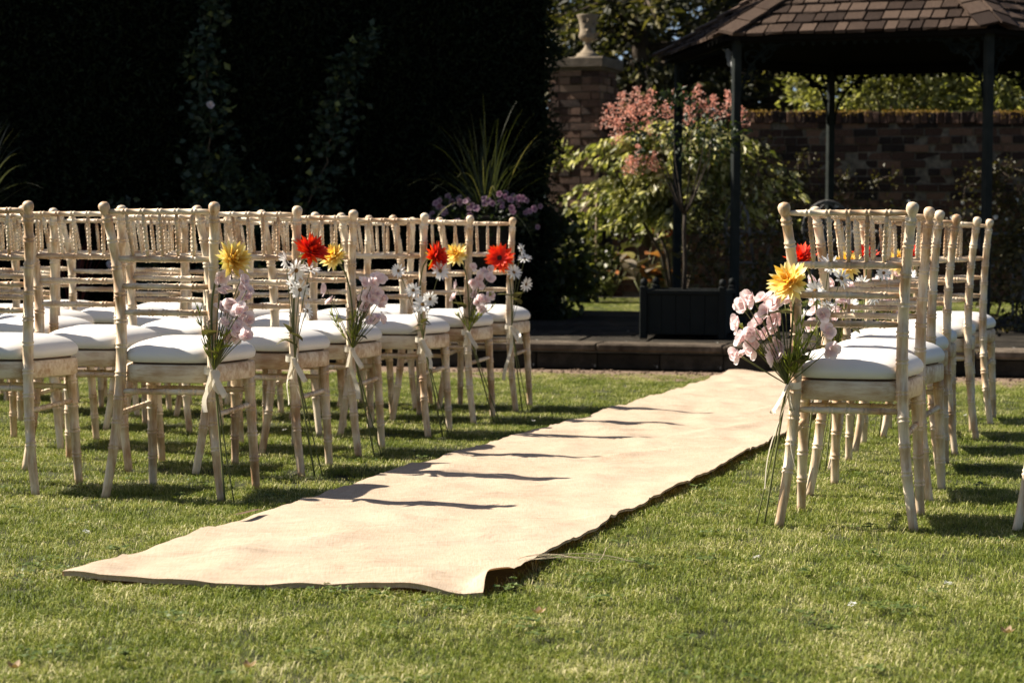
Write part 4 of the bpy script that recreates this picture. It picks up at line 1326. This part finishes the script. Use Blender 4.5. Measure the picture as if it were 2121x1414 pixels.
# ------------------------------------------------------------------ brick pier with urn
BR = []
for k in range(5):
    m = MB()
    q = random.Random(k)
    b = .006
    m.box((0, 0, 0), (1, 1, 1), None, bev=.0)
    # uneven unit brick: 8 corners pushed in and out a little
    m.v = [tuple(c * (1 + q.uniform(-.035, .02)) for c in p) for p in m.v]
    BR.append(m.mesh('brick', M_BRICK))
def lay_bricks(parent, faces, z0, z1, part_z, course=.075, L=.225, budget=300, joint=.010, BR=BR):
    """faces: list of (origin xy, dir xy, length, outward xy). Bricks above part_z are parts, the rest one stuff mesh"""
    rest = MB()
    cnt = 0
    rows = int((z1 - z0) / course)
    for r in range(rows - 1, -1, -1):
        z = z0 + (r + .5) * course
        for fi, (o, d, ln, nrm) in enumerate(faces):
            ang = math.atan2(d[1], d[0])
            x = -(.1125 if (r + fi) % 2 else 0)
            header = (r % 4 == 0)
            while x < ln - .02:
                w = (.1125 if header else L) * RND.uniform(.97, 1.03)
                a, b = max(x, 0) + joint / 2, min(x + w, ln) - joint / 2
                x += w
                if b - a < .03:
                    continue
                mid = (a + b) / 2
                push = RND.uniform(-.012, .010)
                c = (o[0] + d[0] * mid + nrm[0] * (push - .045), o[1] + d[1] * mid + nrm[1] * (push - .045), z + RND.uniform(-.002, .002))
                rot = (RND.uniform(-.02, .02), RND.uniform(-.01, .01), ang + RND.uniform(-.045, .045))
                if z > part_z and cnt < budget:
                    link('brick', RND.choice(BR), parent, loc=c, rot=rot, scale=(b - a, .1, course - joint))
                    cnt += 1
                else:
                    rest.box(c, (b - a, .1, course - joint), Matrix.Rotation(rot[2], 3, 'Z'))
    if rest.v:
        o = part('lower_bricks', rest, M_BRICK, parent)
        o['kind'] = 'stuff'
    return cnt
BRP = []
for me in BR:
    m2 = me.copy(); m2.materials.clear(); m2.materials.append(M_BRICKP); BRP.append(m2)
PXC, PYC, PA = .69, 21.25, -.37
pier = thing('brick_pier', 'square red brick gate pier with stone cap behind the pink-plumed shrub', 'pier', (PXC, PYC, .25), PA)
hw = .265
m = MB(); m.box((0, 0, 1.115), (hw * 2 - .03, hw * 2 - .03, 2.23)); part('mortar_core', m, M_MORTAR, pier)
lay_bricks(pier, [((-hw, -hw), (1, 0), 2 * hw, (0, -1)), ((hw, -hw), (0, 1), 2 * hw, (1, 0)), ((-hw, hw), (0, -1), 2 * hw, (-1, 0))], 0, 2.25, .85, budget=290, BR=BRP)
m = MB(); m.box((0, 0, 2.31), (.635, .635, .105), None, bev=.012); m.box((0, 0, 2.25), (.57, .57, .03), None, bev=.006); part('stone_cap', m, M_CAP, pier)
pu = thing('stone_urn', 'small pale stone urn on top of the brick pier', 'urn', (PXC + .04, PYC - .03, .25 + 2.363))
pu.scale = (.92, .92, .94)
m = MB()
m.lathe([(.135, 0), (.135, .03), (.115, .035), (.115, .055), (.09, .065), (.05, .10), (.030, .135), (.032, .15), (.022, .165), (.035, .185), (.075, .20), (.098, .235), (.092, .26), (.084, .30), (.088, .36), (.10, .42), (.118, .452), (.118, .462), (.10, .462), (.09, .40), (.001, .39)], 28)
part('urn_body', m, M_STONE, pu)
m = MB()
for k in range(9):
    a = -PI / 2 + RND.gauss(0, .6)
    z = RND.uniform(.24, .40)
    petal(m, (.085 * math.cos(a), .085 * math.sin(a), z), Vector((math.cos(a) * .3 + RND.gauss(0, .5), math.sin(a) * .3, RND.uniform(-.5, .9))), Vector((math.cos(a), math.sin(a), .1)), .07, .04, .5, .5, 4)
part('carved_leaf', m, M_STONE, pu)

# ------------------------------------------------------------------ garden wall
WX0, WY0, WA = .98, 21.0, -.262
wl = thing('brick_wall', 'old red brick garden wall behind the gazebo, mossy on top', 'wall', (WX0, WY0, .25), WA)
WLEN = 5.4
m = MB(); m.box((WLEN / 2, .10, .88), (WLEN, .19, 1.76)); part('mortar_core', m, M_MORTAR, wl)
lay_bricks(wl, [((0, 0), (1, 0), WLEN, (0, -1))], 0, 1.725, .70, budget=294)
x = 0
cm = []
for k in range(3):
    mm = MB(); q = random.Random(k + 40)
    mm.box((0, 0, 0), (.066, .23, .11), None, bev=.006)
    mm.v = [tuple(c * (1 + q.uniform(-.06, .06)) for c in p) for p in mm.v]
    cm.append(mm.mesh('coping_brick', M_BRICK))
while x < WLEN:
    link('coping_brick', RND.choice(cm), wl, loc=(x + .036, .095, 1.782 + RND.uniform(-.004, .006) - .012 * x), rot=(RND.uniform(-.03, .03), RND.uniform(-.02, .02), RND.uniform(-.05, .05)))
    x += .074
n = 5000
t_ = rng.random(n) ** .6 * WLEN
P = np.c_[t_, rng.uniform(-.05, .22, n), 1.835 - .012 * t_ + rng.normal(0, .008, n)]
k = np.abs(np.sin(t_ * 2.3) + np.sin(t_ * 5.1)) * rng.random(n) > .25
P = P[k]
P[:, 2] -= np.where(P[:, 1] < -.02, rng.uniform(0, .05, len(P)), 0)
ms = link('moss', leaves('moss', P, np.c_[rng.normal(0, .6, len(P)), rng.normal(-.2, .6, len(P)), np.ones(len(P))], .022, .016, M_MOSS, rng.random(len(P))), wl)
ms['kind'] = 'stuff'
# pale-flowered creeper on the wall
q = random.Random(31)
P, D = [], []
cr = thing('wall_creeper', 'thin creeper dotted with tiny white flowers on the brick wall', 'creeper', (3.4, 20.1, .27), WA)
tb = MB()
for k in range(16):
    x, z = q.uniform(-1.3, 1.6), .3
    pl = [(x, 0, 0)]
    for i in range(10):
        x += q.gauss(0, .09); z += q.uniform(.05, .13)
        pl.append((x, -.0 + q.gauss(0, .006), z))
        for j in range(14):
            P.append((x + q.gauss(0, .09), -.02 + q.gauss(0, .015), z + q.gauss(0, .06))); D.append((q.gauss(0, 1), -1, q.gauss(0, .8)))
    tb.tube(pl, .004, 4)
part('runner_stem', tb, M_BARK, cr)
link('foliage', leaves('foliage', np.array(P), np.array(D), .045, .03, M_BROWNLEAF, rng.random(len(P)) * .6), cr)
wfm = daisy(55, .022).mesh('white_flower', M_WHITE)
for k in range(46):
    link('white_flower', wfm, cr, loc=(q.uniform(-1.2, 1.6), -.035, min(q.gauss(.68, .22), 1.35)), rot=facing((q.gauss(0, .5), -1, q.gauss(.2, .4))), scale=[q.uniform(.5, 1.05)] * 3)

# ------------------------------------------------------------------ gazebo
GA, GPHI = 1.77, 0.366
gu = np.array([math.cos(GPHI), -math.sin(GPHI)]); gw = np.array([math.sin(GPHI), math.cos(GPHI)])
FLp = np.array([1.586, 15.26])
GC = FLp + gu * GA / 2 + gw * GA * .866
gz0 = tz(*GC)
gaz = thing('gazebo', 'six-sided gazebo with a wooden shingle roof on thin dark iron posts', 'gazebo', (GC[0], GC[1], gz0), -GPHI)
EZ, AZp, ER = 2.262 - gz0, 3.30 - gz0, GA + .125          # eave, apex, eave radius (to the corner)
def hexp(k, r):
    a = math.radians(-120 + 60 * k)
    return Vector((r * math.cos(a), r * math.sin(a), 0))
for k in range(6):
    p = hexp(k, GA)
    m = MB()
    m.box((p.x, p.y, 1.0), (.056, .056, 2.05), Matrix.Rotation(math.radians(39), 3, 'Z'), bev=.004)
    m.box((p.x, p.y, .02), (.12, .12, .05), Matrix.Rotation(math.radians(39), 3, 'Z'), bev=.006)
    part('post', m, M_POST, gaz)
    for nb in (-1, 1):
        d = (hexp(k + nb, GA) - p).normalized()
        m = MB()
        def C_(a, b):
            return p + d * a + Vector((0, 0, b))
        arc = [C_(.035 + .34 * (1 - math.cos(t * PI / 2 / 10)), 1.58 + .40 * math.sin(t * PI / 2 / 10)) for t in range(11)]
        m.tube(arc, .010, 6)
        for (ca, cb, r0, dirn) in ((.11, 1.88, .07, 1), (.21, 1.92, .05, -1), (.08, 1.74, .045, -1), (.28, 1.95, .03, 1)):
            sp = [C_(ca + r0 * (1 - i / 22) * math.cos(dirn * i * .45), cb + r0 * (1 - i / 22) * math.sin(dirn * i * .45)) for i in range(20)]
            m.tube(sp, .007, 5)
        for i in range(14):                                        # cast leaves on the scrolls
            a, b = RND.uniform(.05, .28), 0
            b = 1.97 - RND.random() * (.32 - a) * .9
            c = C_(a, b)
            m.box(c, (.03, .006, .03), Matrix.Rotation(RND.random() * 3, 3, 'Y'))
        part('bracket', m, M_IRONLIT if k == 0 and nb == -1 else M_IRON, gaz)  # left bracket of the front-left post is coloured as if sunlit
    # eave beam and its hanging fringe
    a, b = hexp(k, GA), hexp(k + 1, GA)
    mid = (a + b) / 2
    ang = math.atan2((b - a).y, (b - a).x)
    m = MB()
    m.box((mid.x, mid.y, EZ - .005), ((b - a).length - .06, .05, .07), Matrix.Rotation(ang, 3, 'Z'), bev=.004)
    part('eave_beam', m, M_ROOFIN, gaz)
    m = MB()
    for i in range(24):
        c = a.lerp(b, (i + .5) / 24)
        m.box((c.x, c.y, EZ - .052), (.03, .008, .03), Matrix.Rotation(ang, 3, 'Z') @ Matrix.Rotation(PI / 4, 3, 'Y'))
    part('fringe', m, M_IRON, gaz)['kind'] = 'stuff'
roof = MB()
ap = Vector((0, 0, AZp))
cs = [hexp(k, ER - .01) + Vector((0, 0, EZ)) for k in range(6)]
roof.add(cs + [ap] + [c - Vector((0, 0, .03)) for c in cs] + [ap - Vector((0, 0, .05))], [(k, (k + 1) % 6, 6) for k in range(6)] + [((k + 1) % 6 + 7, k + 7, 13) for k in range(6)] + [(k, k + 7, (k + 1) % 6 + 7, (k + 1) % 6) for k in range(6)], smooth=False)
roofo = part('roof', roof, M_ROOFIN, gaz)
SHM = []
for k in range(4):
    m = MB(); q = random.Random(k)
    m.box((0, 0, 0), (1, 1, 1))
    m.v = [(x * (1 + q.uniform(-.05, .03)), y * (1 + (q.uniform(-.05, .05) if y < 0 else 0)), z) for x, y, z in m.v]
    SHM.append(m.mesh('shingle', M_SHINGLE))
rest = MB()
ns_ = 0
EXP = .150
for k in (0, 5, 1, 2, 3, 4):                     # 0 = the face towards the lawn
    A, B = hexp(k, ER) + Vector((0, 0, EZ)), hexp(k + 1, ER) + Vector((0, 0, EZ))
    midb = (A + B) / 2
    ex = (B - A).normalized()
    ey = (ap - midb); SL = ey.length; ey.normalize()
    ez = ex.cross(ey)
    if ez.z < 0:
        ez = -ez
    tilt = .11
    ey2 = (ey * math.cos(tilt) - ez * math.sin(tilt)).normalized()
    ez2 = (ez * math.cos(tilt) + ey * math.sin(tilt)).normalized()
    Rm = Matrix((ex, ey2, ez2)).transposed()
    r = 0
    while r * EXP < SL - .1:
        s0 = r * EXP
        halfw = (B - A).length / 2 * (1 - (s0 + EXP * .3) / SL)
        x = -halfw + .02
        while x < halfw - .02:
            w = RND.uniform(.080, .145)
            w = min(w, halfw - .01 - x)
            if w < .03:
                break
            jit = RND.uniform(-.007, .007)
            c = midb + ex * (x + w / 2) + ey * (s0 + .10 + jit - .03) + ez * (.024 + RND.uniform(-.002, .003))
            rr = Rm @ Matrix.Rotation(RND.uniform(-.015, .015), 3, 'Z')
            if k in (0, 1, 5) and ns_ < 262:
                o = link('shingle', RND.choice(SHM), roofo, loc=c, rot=rr.to_quaternion(), scale=(w - .011, .235, .021))
                ns_ += 1
            else:
                rest.box(c, (w - .011, .235, .021), rr)
            x += w
        r += 1
ro = part('shingle_courses', rest, M_SHINGLE, roofo); ro['kind'] = 'stuff'
hcap = MB()
for k in range(6):
    A = hexp(k, ER + .02) + Vector((0, 0, EZ + .01))
    d = (ap - A); Ls = d.length; d.normalize()
    n = int(Ls / .20)
    for i in range(n):
        c = A + d * (.10 + i * .20)
        for sgn in (-1, 1):
            f = k if sgn > 0 else k - 1
            a_, b_ = hexp(f, ER), hexp(f + 1, ER)
            ex = (b_ - a_).normalized() * sgn
            nrm = ((b_ - a_).cross(ap - a_ - Vector((0, 0, EZ)))).normalized()
            if nrm.z < 0:
                nrm = -nrm
            # lie on the slope alongside the hip
            sidev = nrm.cross(d)
            if sidev.dot(ex) < 0:
                sidev = -sidev
            ez2 = (nrm - d * .0).normalized()
            Rm = Matrix((sidev, (d - nrm * .09).normalized(), ez2)).transposed()
            cc = c + sidev * .062 + nrm * .042
            if k in (0, 1) and i < 9:
                link('hip_shingle', RND.choice(SHM), roofo, loc=cc, rot=Rm.to_quaternion(), scale=(.13, .26, .018))
            else:
                hcap.box(cc, (.13, .26, .018), Rm)
ho = part('hip_course', hcap, M_SHINGLE, roofo); ho['kind'] = 'stuff'
# iron garden chairs inside
def iron_chair(x, y, z, rz, label):
    t = thing('garden_chair', label, 'chair', (x, y, z), rz, 'iron garden chairs in the gazebo')
    m = MB()
    ring = [(.21 * math.cos(2 * PI * i / 20), .21 * math.sin(2 * PI * i / 20), .43) for i in range(21)]
    m.tube(ring, .010, 6)
    for i in range(7):
        xx = -.18 + i * .06; yy = math.sqrt(.21 ** 2 - xx * xx)
        m.tube([(xx, -yy, .43), (xx, yy, .43)], .006, 5)
    part('seat', m, M_GREYIRON, t)
    for sx_, sy_ in ((-1, -1), (1, -1), (-1, 1), (1, 1)):
        m = MB()
        m.tube([(.15 * sx_, .14 * sy_, .43), (.19 * sx_, .18 * sy_, .28), (.17 * sx_, .16 * sy_, .12), (.22 * sx_, .21 * sy_, 0)], [.012, .011, .010, .012], 6)
        part('leg', m, M_GREYIRON, t)
    m = MB()
    m.tube([(-.2, .17, .43)] + [(-.23 * math.cos(i * PI / 14), .22, .66 + .24 * math.sin(i * PI / 14)) for i in range(15)] + [(.2, .17, .43)], .012, 6)
    for (cx_, cz_, r_) in ((0, .80, .08), (-.10, .70, .07), (.10, .70, .07), (0, .60, .07), (-.09, .54, .05), (.09, .54, .05)):
        m.tube([(cx_ + r_ * math.cos(i * .45), .225, cz_ + r_ * math.sin(i * .45)) for i in range(15)], .007, 5)
    part('backrest', m, M_GREYIRON, t)
    for sx_ in (-1, 1):
        m = MB()
        m.tube([(.23 * sx_, .21, .66), (.25 * sx_, .05, .67), (.25 * sx_, -.14, .66), (.26 * sx_, -.18, .60), (.22 * sx_, -.13, .43)], .011, 6)
        part('arm', m, M_GREYIRON, t)
    return t
iron_chair(1.92, 16.4, tz(1.92, 16.4), 1.9, 'ornate pale iron garden chair beside the left gazebo post')
iron_chair(2.62, 17.0, tz(2.62, 17.0), .4, 'ornate pale iron garden chair at the back of the gazebo, behind the nearest right chair')
iron_chair(3.72, 15.7, tz(3.72, 15.7), -1.2, 'ornate iron garden chair under the right side of the gazebo')

# ------------------------------------------------------------------ planter with small tree
PX, PY = 1.185, 14.35
pz = tz(PX, PY)
plb = thing('planter_box', 'dark green wooden planter box on the terrace in front of the gazebo', 'planter', (PX, PY, pz), -.22)
m = MB()
for fx, fy, r_ in ((0, -.26, 0), (0, .26, 0), (-.26, 0, PI / 2), (.26, 0, PI / 2)):
    for i in range(5):
        o = -.19 + i * .096
        c = Vector((o, 0, 0)); c.rotate(Quaternion((0, 0, 1), r_))
        mm = MB(); mm.box((0, 0, 0), (.0945, .022, .27), None, bev=.002)
        part('plank', mm, M_BOX, plb, loc=(fx + c.x, fy + c.y, .165), rot=(0, 0, r_))
for sx_ in (-1, 1):
    for sy_ in (-1, 1):
        m = MB(); m.box((.262 * sx_, .262 * sy_, .175), (.05, .05, .35), None, bev=.006)
        m.lathe([(.012, 0), (.026, .015), (.02, .04), (.001, .05)], 10, (.262 * sx_, .262 * sy_, .35))
        part('corner_post', m, M_BOX, plb)
m = MB(); m.box((0, 0, .27), (.5, .5, .02)); part('soil', m, M_BED, plb)
for sy_, sx_, r_ in ((-.272, 0, 0), (.272, 0, 0), (0, -.272, PI / 2), (0, .272, PI / 2)):
    m = MB(); m.box((0, 0, 0), (.48, .03, .03), None, bev=.004)
    part('rim', m, M_BOX, plb, loc=(sx_, sy_, .31), rot=(0, 0, r_))
st = thing('standard_tree', 'slender bare-stemmed little tree growing in the planter box', 'tree', (PX - .03, PY, pz + .28))
m = MB()
m.tube([(0, 0, 0), (.005, 0, .2), (-.004, 0, .42), (.0, 0, .56)], [.016, .014, .013, .013], 8)
part('trunk', m, M_DARKBARK, st)
m = MB()
for k in range(8):
    a = k * 2.4; r = RND.uniform(.15, .34)
    e = Vector((r * math.cos(a), r * math.sin(a) * .7, RND.uniform(.9, 1.3)))
    m.tube([(0, 0, .53), Vector((e.x * .35, e.y * .35, .68)), Vector((e.x * .8, e.y * .8, .92)), e], [.006, .005, .003, .002], 5)
part('branches', m, M_DARKBARK, st)
P, D = crown_pts(34, 14, (0, .02, 1.12), (.38, .3, .22), .05, .4)
link('crown', leaves('crown', P, D, rng.uniform(.03, .06, len(P)), .026, M_DARKLEAF, rng.random(len(P)) * .9), st)
# hop-like climber on the gazebo post, right of the planter
vine('post_climber', 'yellowing leafy climber hanging on the left gazebo post', 'climber',
     [[(1.62, 15.42, .2), (1.55, 15.5, .7), (1.7, 15.5, 1.15), (1.85, 15.55, 1.5)], [(1.7, 15.5, .2), (1.85, 15.6, .7), (2.0, 15.7, 1.2)], [(1.5, 15.45, .2), (1.40, 15.5, .7), (1.42, 15.5, 1.1)], [(1.75, 15.6, .2), (2.05, 15.8, .55), (2.1, 15.8, .95)]], 2000, M_BROWNLEAF, leaf=(.035, .06), wd=.62, spread=.10)
vine('post_climber', 'yellowing leafy climber hanging on the right gazebo post', 'climber',
     [[(3.52, 15.0, .2), (3.6, 15.0, .7), (3.62, 15.0, 1.1)], [(3.7, 15.1, .2), (3.8, 15.1, .6), (3.85, 15.1, 1.0)], [(3.4, 15.0, .2), (3.42, 15.0, .6), (3.5, 15.0, .9)]], 1300, M_BROWNLEAF, leaf=(.035, .06), wd=.62, spread=.10)
sk = thing('leaning_stake', 'short pale stake leaning in the shade between planter and gazebo post', 'stake', (1.43, 14.5, tz(1.43, 14.5)))
m = MB(); m.tube([(0, 0, 0), (.052, .0, .29)], [.011, .012], 6); part('stick', m, M_PALEWOOD, sk)
del m

# ------------------------------------------------------------------ shrubs and poles by the pier
def plumed():
    root = thing('variegated_shrub', 'sunlit cream and green shrub topped with dusty pink plumes behind the gazebo', 'shrub', (1.46, 18.75, .20))
    q = random.Random(71)
    P, D, tw = [], [], MB()
    for k in range(96):
        a = q.random() * 2 * PI
        far = q.uniform(.45, 1.0) * (1.05 - .30 * abs(math.sin(a)))
        z0 = q.uniform(.92, 1.62)
        if q.random() < .22:
            far *= .55; z0 = q.uniform(1.5, 1.74)
        if math.cos(a) < -.55 and z0 > 1.4 and q.random() < .3:
            continue
        tip = Vector((far * math.cos(a) * 1.08 + .07, far * math.sin(a) * .62, z0 - .10 - .16 * far))
        mid = Vector((tip.x * .55, tip.y * .55, z0 + .10))
        root_ = Vector((tip.x * .08, tip.y * .08, z0 - .32))
        path = [root_ * (1 - u) ** 2 + mid * 2 * u * (1 - u) + tip * u * u for u in [i / 14 for i in range(15)]]
        tw.tube(path[::2], [.007, .006, .005, .005, .004, .003, .003, .002], 4)
        out = Vector((math.cos(a), math.sin(a), 0))
        sd = Vector((-out.y, out.x, 0))
        for i in range(4, 15):
            for j in range(q.randint(6, 9)):
                sg = q.choice((-1, 1))
                P.append(path[i] + sd * sg * q.uniform(0, .075) + Vector((q.gauss(0, .02), q.gauss(0, .02), q.gauss(.0, .018))))
                D.append(sd * sg * q.uniform(.2, 1) + out * q.uniform(.2, 1) + Vector((0, 0, -q.uniform(.25, 1.1))))
    part('twigs', tw, M_BARK, root)
    P = np.array([tuple(p) for p in P]); D = np.array([tuple(d) for d in D])
    n = len(P)
    r = np.clip(rng.random(n) * .75 + (rng.random(n) < .3) * .4, 0, 1)
    link('foliage', leaves('foliage', P, D, rng.uniform(.07, .125, n), rng.uniform(.028, .045, n), M_VARI, r, .12), root)
    Pp, Dp = [], []
    for (x, y, z, s) in [(-.62, -.1, 1.70, .9), (-.50, 0, 1.78, 1), (-.38, -.1, 1.82, 1), (-.26, 0, 1.80, 1), (-.44, -.2, 1.66, 1), (-.55, -.2, 1.56, .9), (-.30, -.25, 1.62, .9), (-.38, -.3, 1.36, .8), (-.25, -.3, 1.32, .7), (-.45, -.3, 1.28, .7), (.0, 0, 1.86, 1), (.14, -.1, 1.84, 1), (.28, -.05, 1.78, .9), (.42, 0, 1.82, .9), (.52, -.1, 1.72, .7), (-.12, -.1, 1.74, .9), (.06, -.2, 1.70, .8)]:
        for k in range(150):
            h = RND.random()
            w = .062 * s * (1 - h * .75)
            Pp.append((x + RND.gauss(0, w), y + RND.gauss(0, w), z - .1 + h * .24 * s)); Dp.append((RND.gauss(0, 1), RND.gauss(0, 1), RND.gauss(.3, .8)))
    link('flower_plume', leaves('flower_plume', np.array(Pp), np.array(Dp), .022, .014, M_PLUME, rng.random(len(Pp))), root)
    m = MB()
    for k in range(6):
        a = k * 1.7; e = Vector((.62 * math.cos(a), .4 * math.sin(a), RND.uniform(1.0, 1.45)))
        m.tube([(.04 * math.cos(a), .04 * math.sin(a), 0), Vector((e.x * .25, e.y * .25, .5)), Vector((e.x * .65, e.y * .65, .9)), e], [.020, .015, .011, .005], 6)
    part('stem', m, M_BARK, root)
plumed()
bush('shrub', 'dark green shrub under the pink-plumed bush, between pier and planter', 'shrub', (1.25, 19.6, 1.12), (.50, .3, .36), 70, 26, M_LITLEAF, (.04, .07), .6, .07, rhi=.6)
bush('shrub', 'leafy shrub against the foot of the brick pier, right of the hedge', 'shrub', (.66, 19.6, .55), (.26, .25, .34), 50, 22, M_LITLEAF, (.05, .09), .75, .05, rhi=.9)
bush('shrub', 'russet leafy climber on the left flank of the brick pier', 'shrub', (.44, 20.7, 1.62), (.10, .12, .14), 9, 12, M_VARI, (.05, .09), .6, .05, stems=2, rhi=.8)
for i, (a, b, lab) in enumerate([((.40, 19.5, .78), (.76, 19.45, 1.27), 'upper of two thin slanting poles in front of the brick pier'), ((.58, 19.5, .62), (.77, 19.5, .86), 'lower of two thin slanting poles in front of the brick pier'), ((.765, 19.55, .26), (.765, 19.55, 1.32), 'thin upright pole in front of the brick pier')]):
    o = thing('garden_pole', lab, 'pole', a)
    m = MB(); m.tube([(0, 0, 0), Vector(b) - Vector(a)], .009, 6); part('stick', m, M_PALEWOOD, o)
def bigleaf(x, y, z, n, s, seed, label):
    root = thing('broad_leaved_plant', label, 'plant', (x, y, z), 0, 'broad-leaved plants by the back lawn')
    q = random.Random(seed)
    st = MB()
    for k in range(n):
        a = q.random() * 2 * PI; r = q.uniform(.02, .2) * s
        h = q.uniform(.1, .42) * s
        p = Vector((r * math.cos(a), r * math.sin(a), h))
        st.tube([(0, 0, 0), p * .6, p], .005, 4)
        m = MB()
        L, Wd = q.uniform(.14, .21) * s, q.uniform(.12, .18) * s
        nn = 6; vs = []
        for i in range(nn + 1):
            u = i / nn
            w = Wd * .5 * math.sin(PI * (u * .94 + .05)) ** .6
            vs += [(L * u, w, -.3 * L * u * u + w * .4), (L * u, 0, -.3 * L * u * u), (L * u, -w, -.3 * L * u * u + w * .4)]
        m.add(vs, [(i * 3, i * 3 + 3, i * 3 + 4, i * 3 + 1) for i in range(nn)] + [(i * 3 + 1, i * 3 + 4, i * 3 + 5, i * 3 + 2) for i in range(nn)], q.random() if q.random() > .2 else 1.0)
        d = Vector((math.cos(a), math.sin(a) - .3, q.uniform(-.2, .9)))
        link('leaf', m.mesh('leaf', M_BIGLEAF), root, loc=p, rot=d.to_track_quat('X', 'Z'))
    part('leaf_stalks', st, M_STEM, root)
bigleaf(.94, 20.3, .28, 16, 1.0, 1, 'broad leathery-leaved plant with a russet leaf, left end of the back lawn')
bigleaf(1.25, 20.5, .28, 20, 1.25, 2, 'broad leathery-leaved plant with pale backlit leaves, beyond the back lawn')
bigleaf(1.5, 20.3, .28, 16, 1.0, 3, 'broad leathery-leaved plant half hidden by the planter box')
cn = thing('orange_flowers', 'small clump of orange-red flowers in the shade left of the thin trunk', 'flowers', (1.42, 19.5, .28))
P = np.c_[rng.normal(0, .06, 60), rng.normal(0, .05, 60), rng.normal(.66, .03, 60)]
link('petals', leaves('petals', P, rng.normal(size=(60, 3)), .045, .03, M_RED, rng.random(60) * .5 + .5), cn)
m = MB()
for k in range(8):
    m.tube([(0, 0, 0), (RND.gauss(0, .05), 0, .4), (RND.gauss(0, .06), 0, .66)], .004, 4)
part('stem', m, M_STEM, cn)

# ------------------------------------------------------------------ sunlit evergreens beyond the wall, trees behind
for i, (x, y, r, lab) in enumerate([(3.9, 22.2, (1.0, .6, 1.1), 'sunny glossy evergreen bush beyond the wall, left of the right gazebo post'), (5.2, 21.8, (.95, .6, 1.1), 'sunny glossy evergreen bush beyond the wall, right of the right gazebo post'), (4.6, 22.9, (1.2, .6, 1.5), 'taller evergreen bush behind the two sunny bushes beyond the wall')]):
    bush('evergreen_bush', lab, 'bush', (x, y, 1.35 + r[2]), r, 260, 34, M_SUNLEAF, (.06, .11), .42, .09, rhi=1.0, shell=.55)
def tree(x, y, h, r, label, ncl, per, seed, tr=.16, droop=.15, shell=.2):
    root = thing('conifer', label, 'tree', (x, y, .2), group='dark conifers behind the garden wall')
    m = MB()
    m.tube([(0, 0, -.2), (.03, 0, h * .3), (-.05, .02, h * .65), (.02, 0, h * .97)], [tr, tr * .8, tr * .5, .02], 10)
    part('trunk', m, M_BARK, root)
    q = random.Random(seed)
    m = MB()
    P, D = [], []
    for k in range(ncl):
        z = h * q.uniform(.10, .97)
        rr = r * (1 - .55 * (z / h) ** 1.5) * q.uniform(.55, 1.05)
        a = q.random() * 2 * PI
        e = Vector((rr * math.cos(a), rr * math.sin(a), z - droop * rr + .1))
        m.tube([(0, 0, z), Vector((e.x * .5, e.y * .5, z + .08 * rr)), e], [.035, .022, .008], 5)
        for i in range(per):
            t = q.uniform(.25, 1.05)
            w = .10 + .16 * t
            P.append((e.x * t + q.gauss(0, w), e.y * t + q.gauss(0, w), z + .3 * rr * t * (1 - t) + (e.z - z) * t + q.gauss(0, .09)))
            D.append((math.cos(a) + q.gauss(0, .6), math.sin(a) + q.gauss(0, .6), q.gauss(-.35, .4)))
    part('limb', m, M_BARK, root)
    n = len(P)
    link('crown', leaves('crown', np.array(P), np.array(D), rng.uniform(.10, .2, n), rng.uniform(.035, .07, n), M_CEDAR, rng.random(n)), root)
tree(1.55, 26.5, 7.5, 2.0, 'nearest dark conifer behind the stone urn, drooping branches', 120, 95, 1)
tree(3.3, 27.0, 7.5, 2.1, 'dark conifer behind the left half of the gazebo', 130, 95, 2)
tree(-.6, 28.5, 8.0, 2.2, 'dark conifer just right of the hedge top', 110, 85, 3)
tree(5.9, 28.0, 7.0, 2.3, 'dark conifer behind the right half of the gazebo', 120, 85, 4)
# far wood that closes the view
n = 26000
X = rng.uniform(-16, 22, n); Z = rng.uniform(0, 1, n) ** .8
top = 5.0 + 2.0 * np.sin(X * .7) + 1.3 * np.sin(X * 1.9 + 1)
P = np.c_[X, rng.uniform(37, 40, n), Z * top]
wd_ = link('woodland', leaves('woodland', P, rng.normal(size=(n, 3)), rng.uniform(.3, .55, n), rng.uniform(.14, .26, n), M_CEDAR, rng.random(n) * .8))
wd_['kind'] = 'stuff'
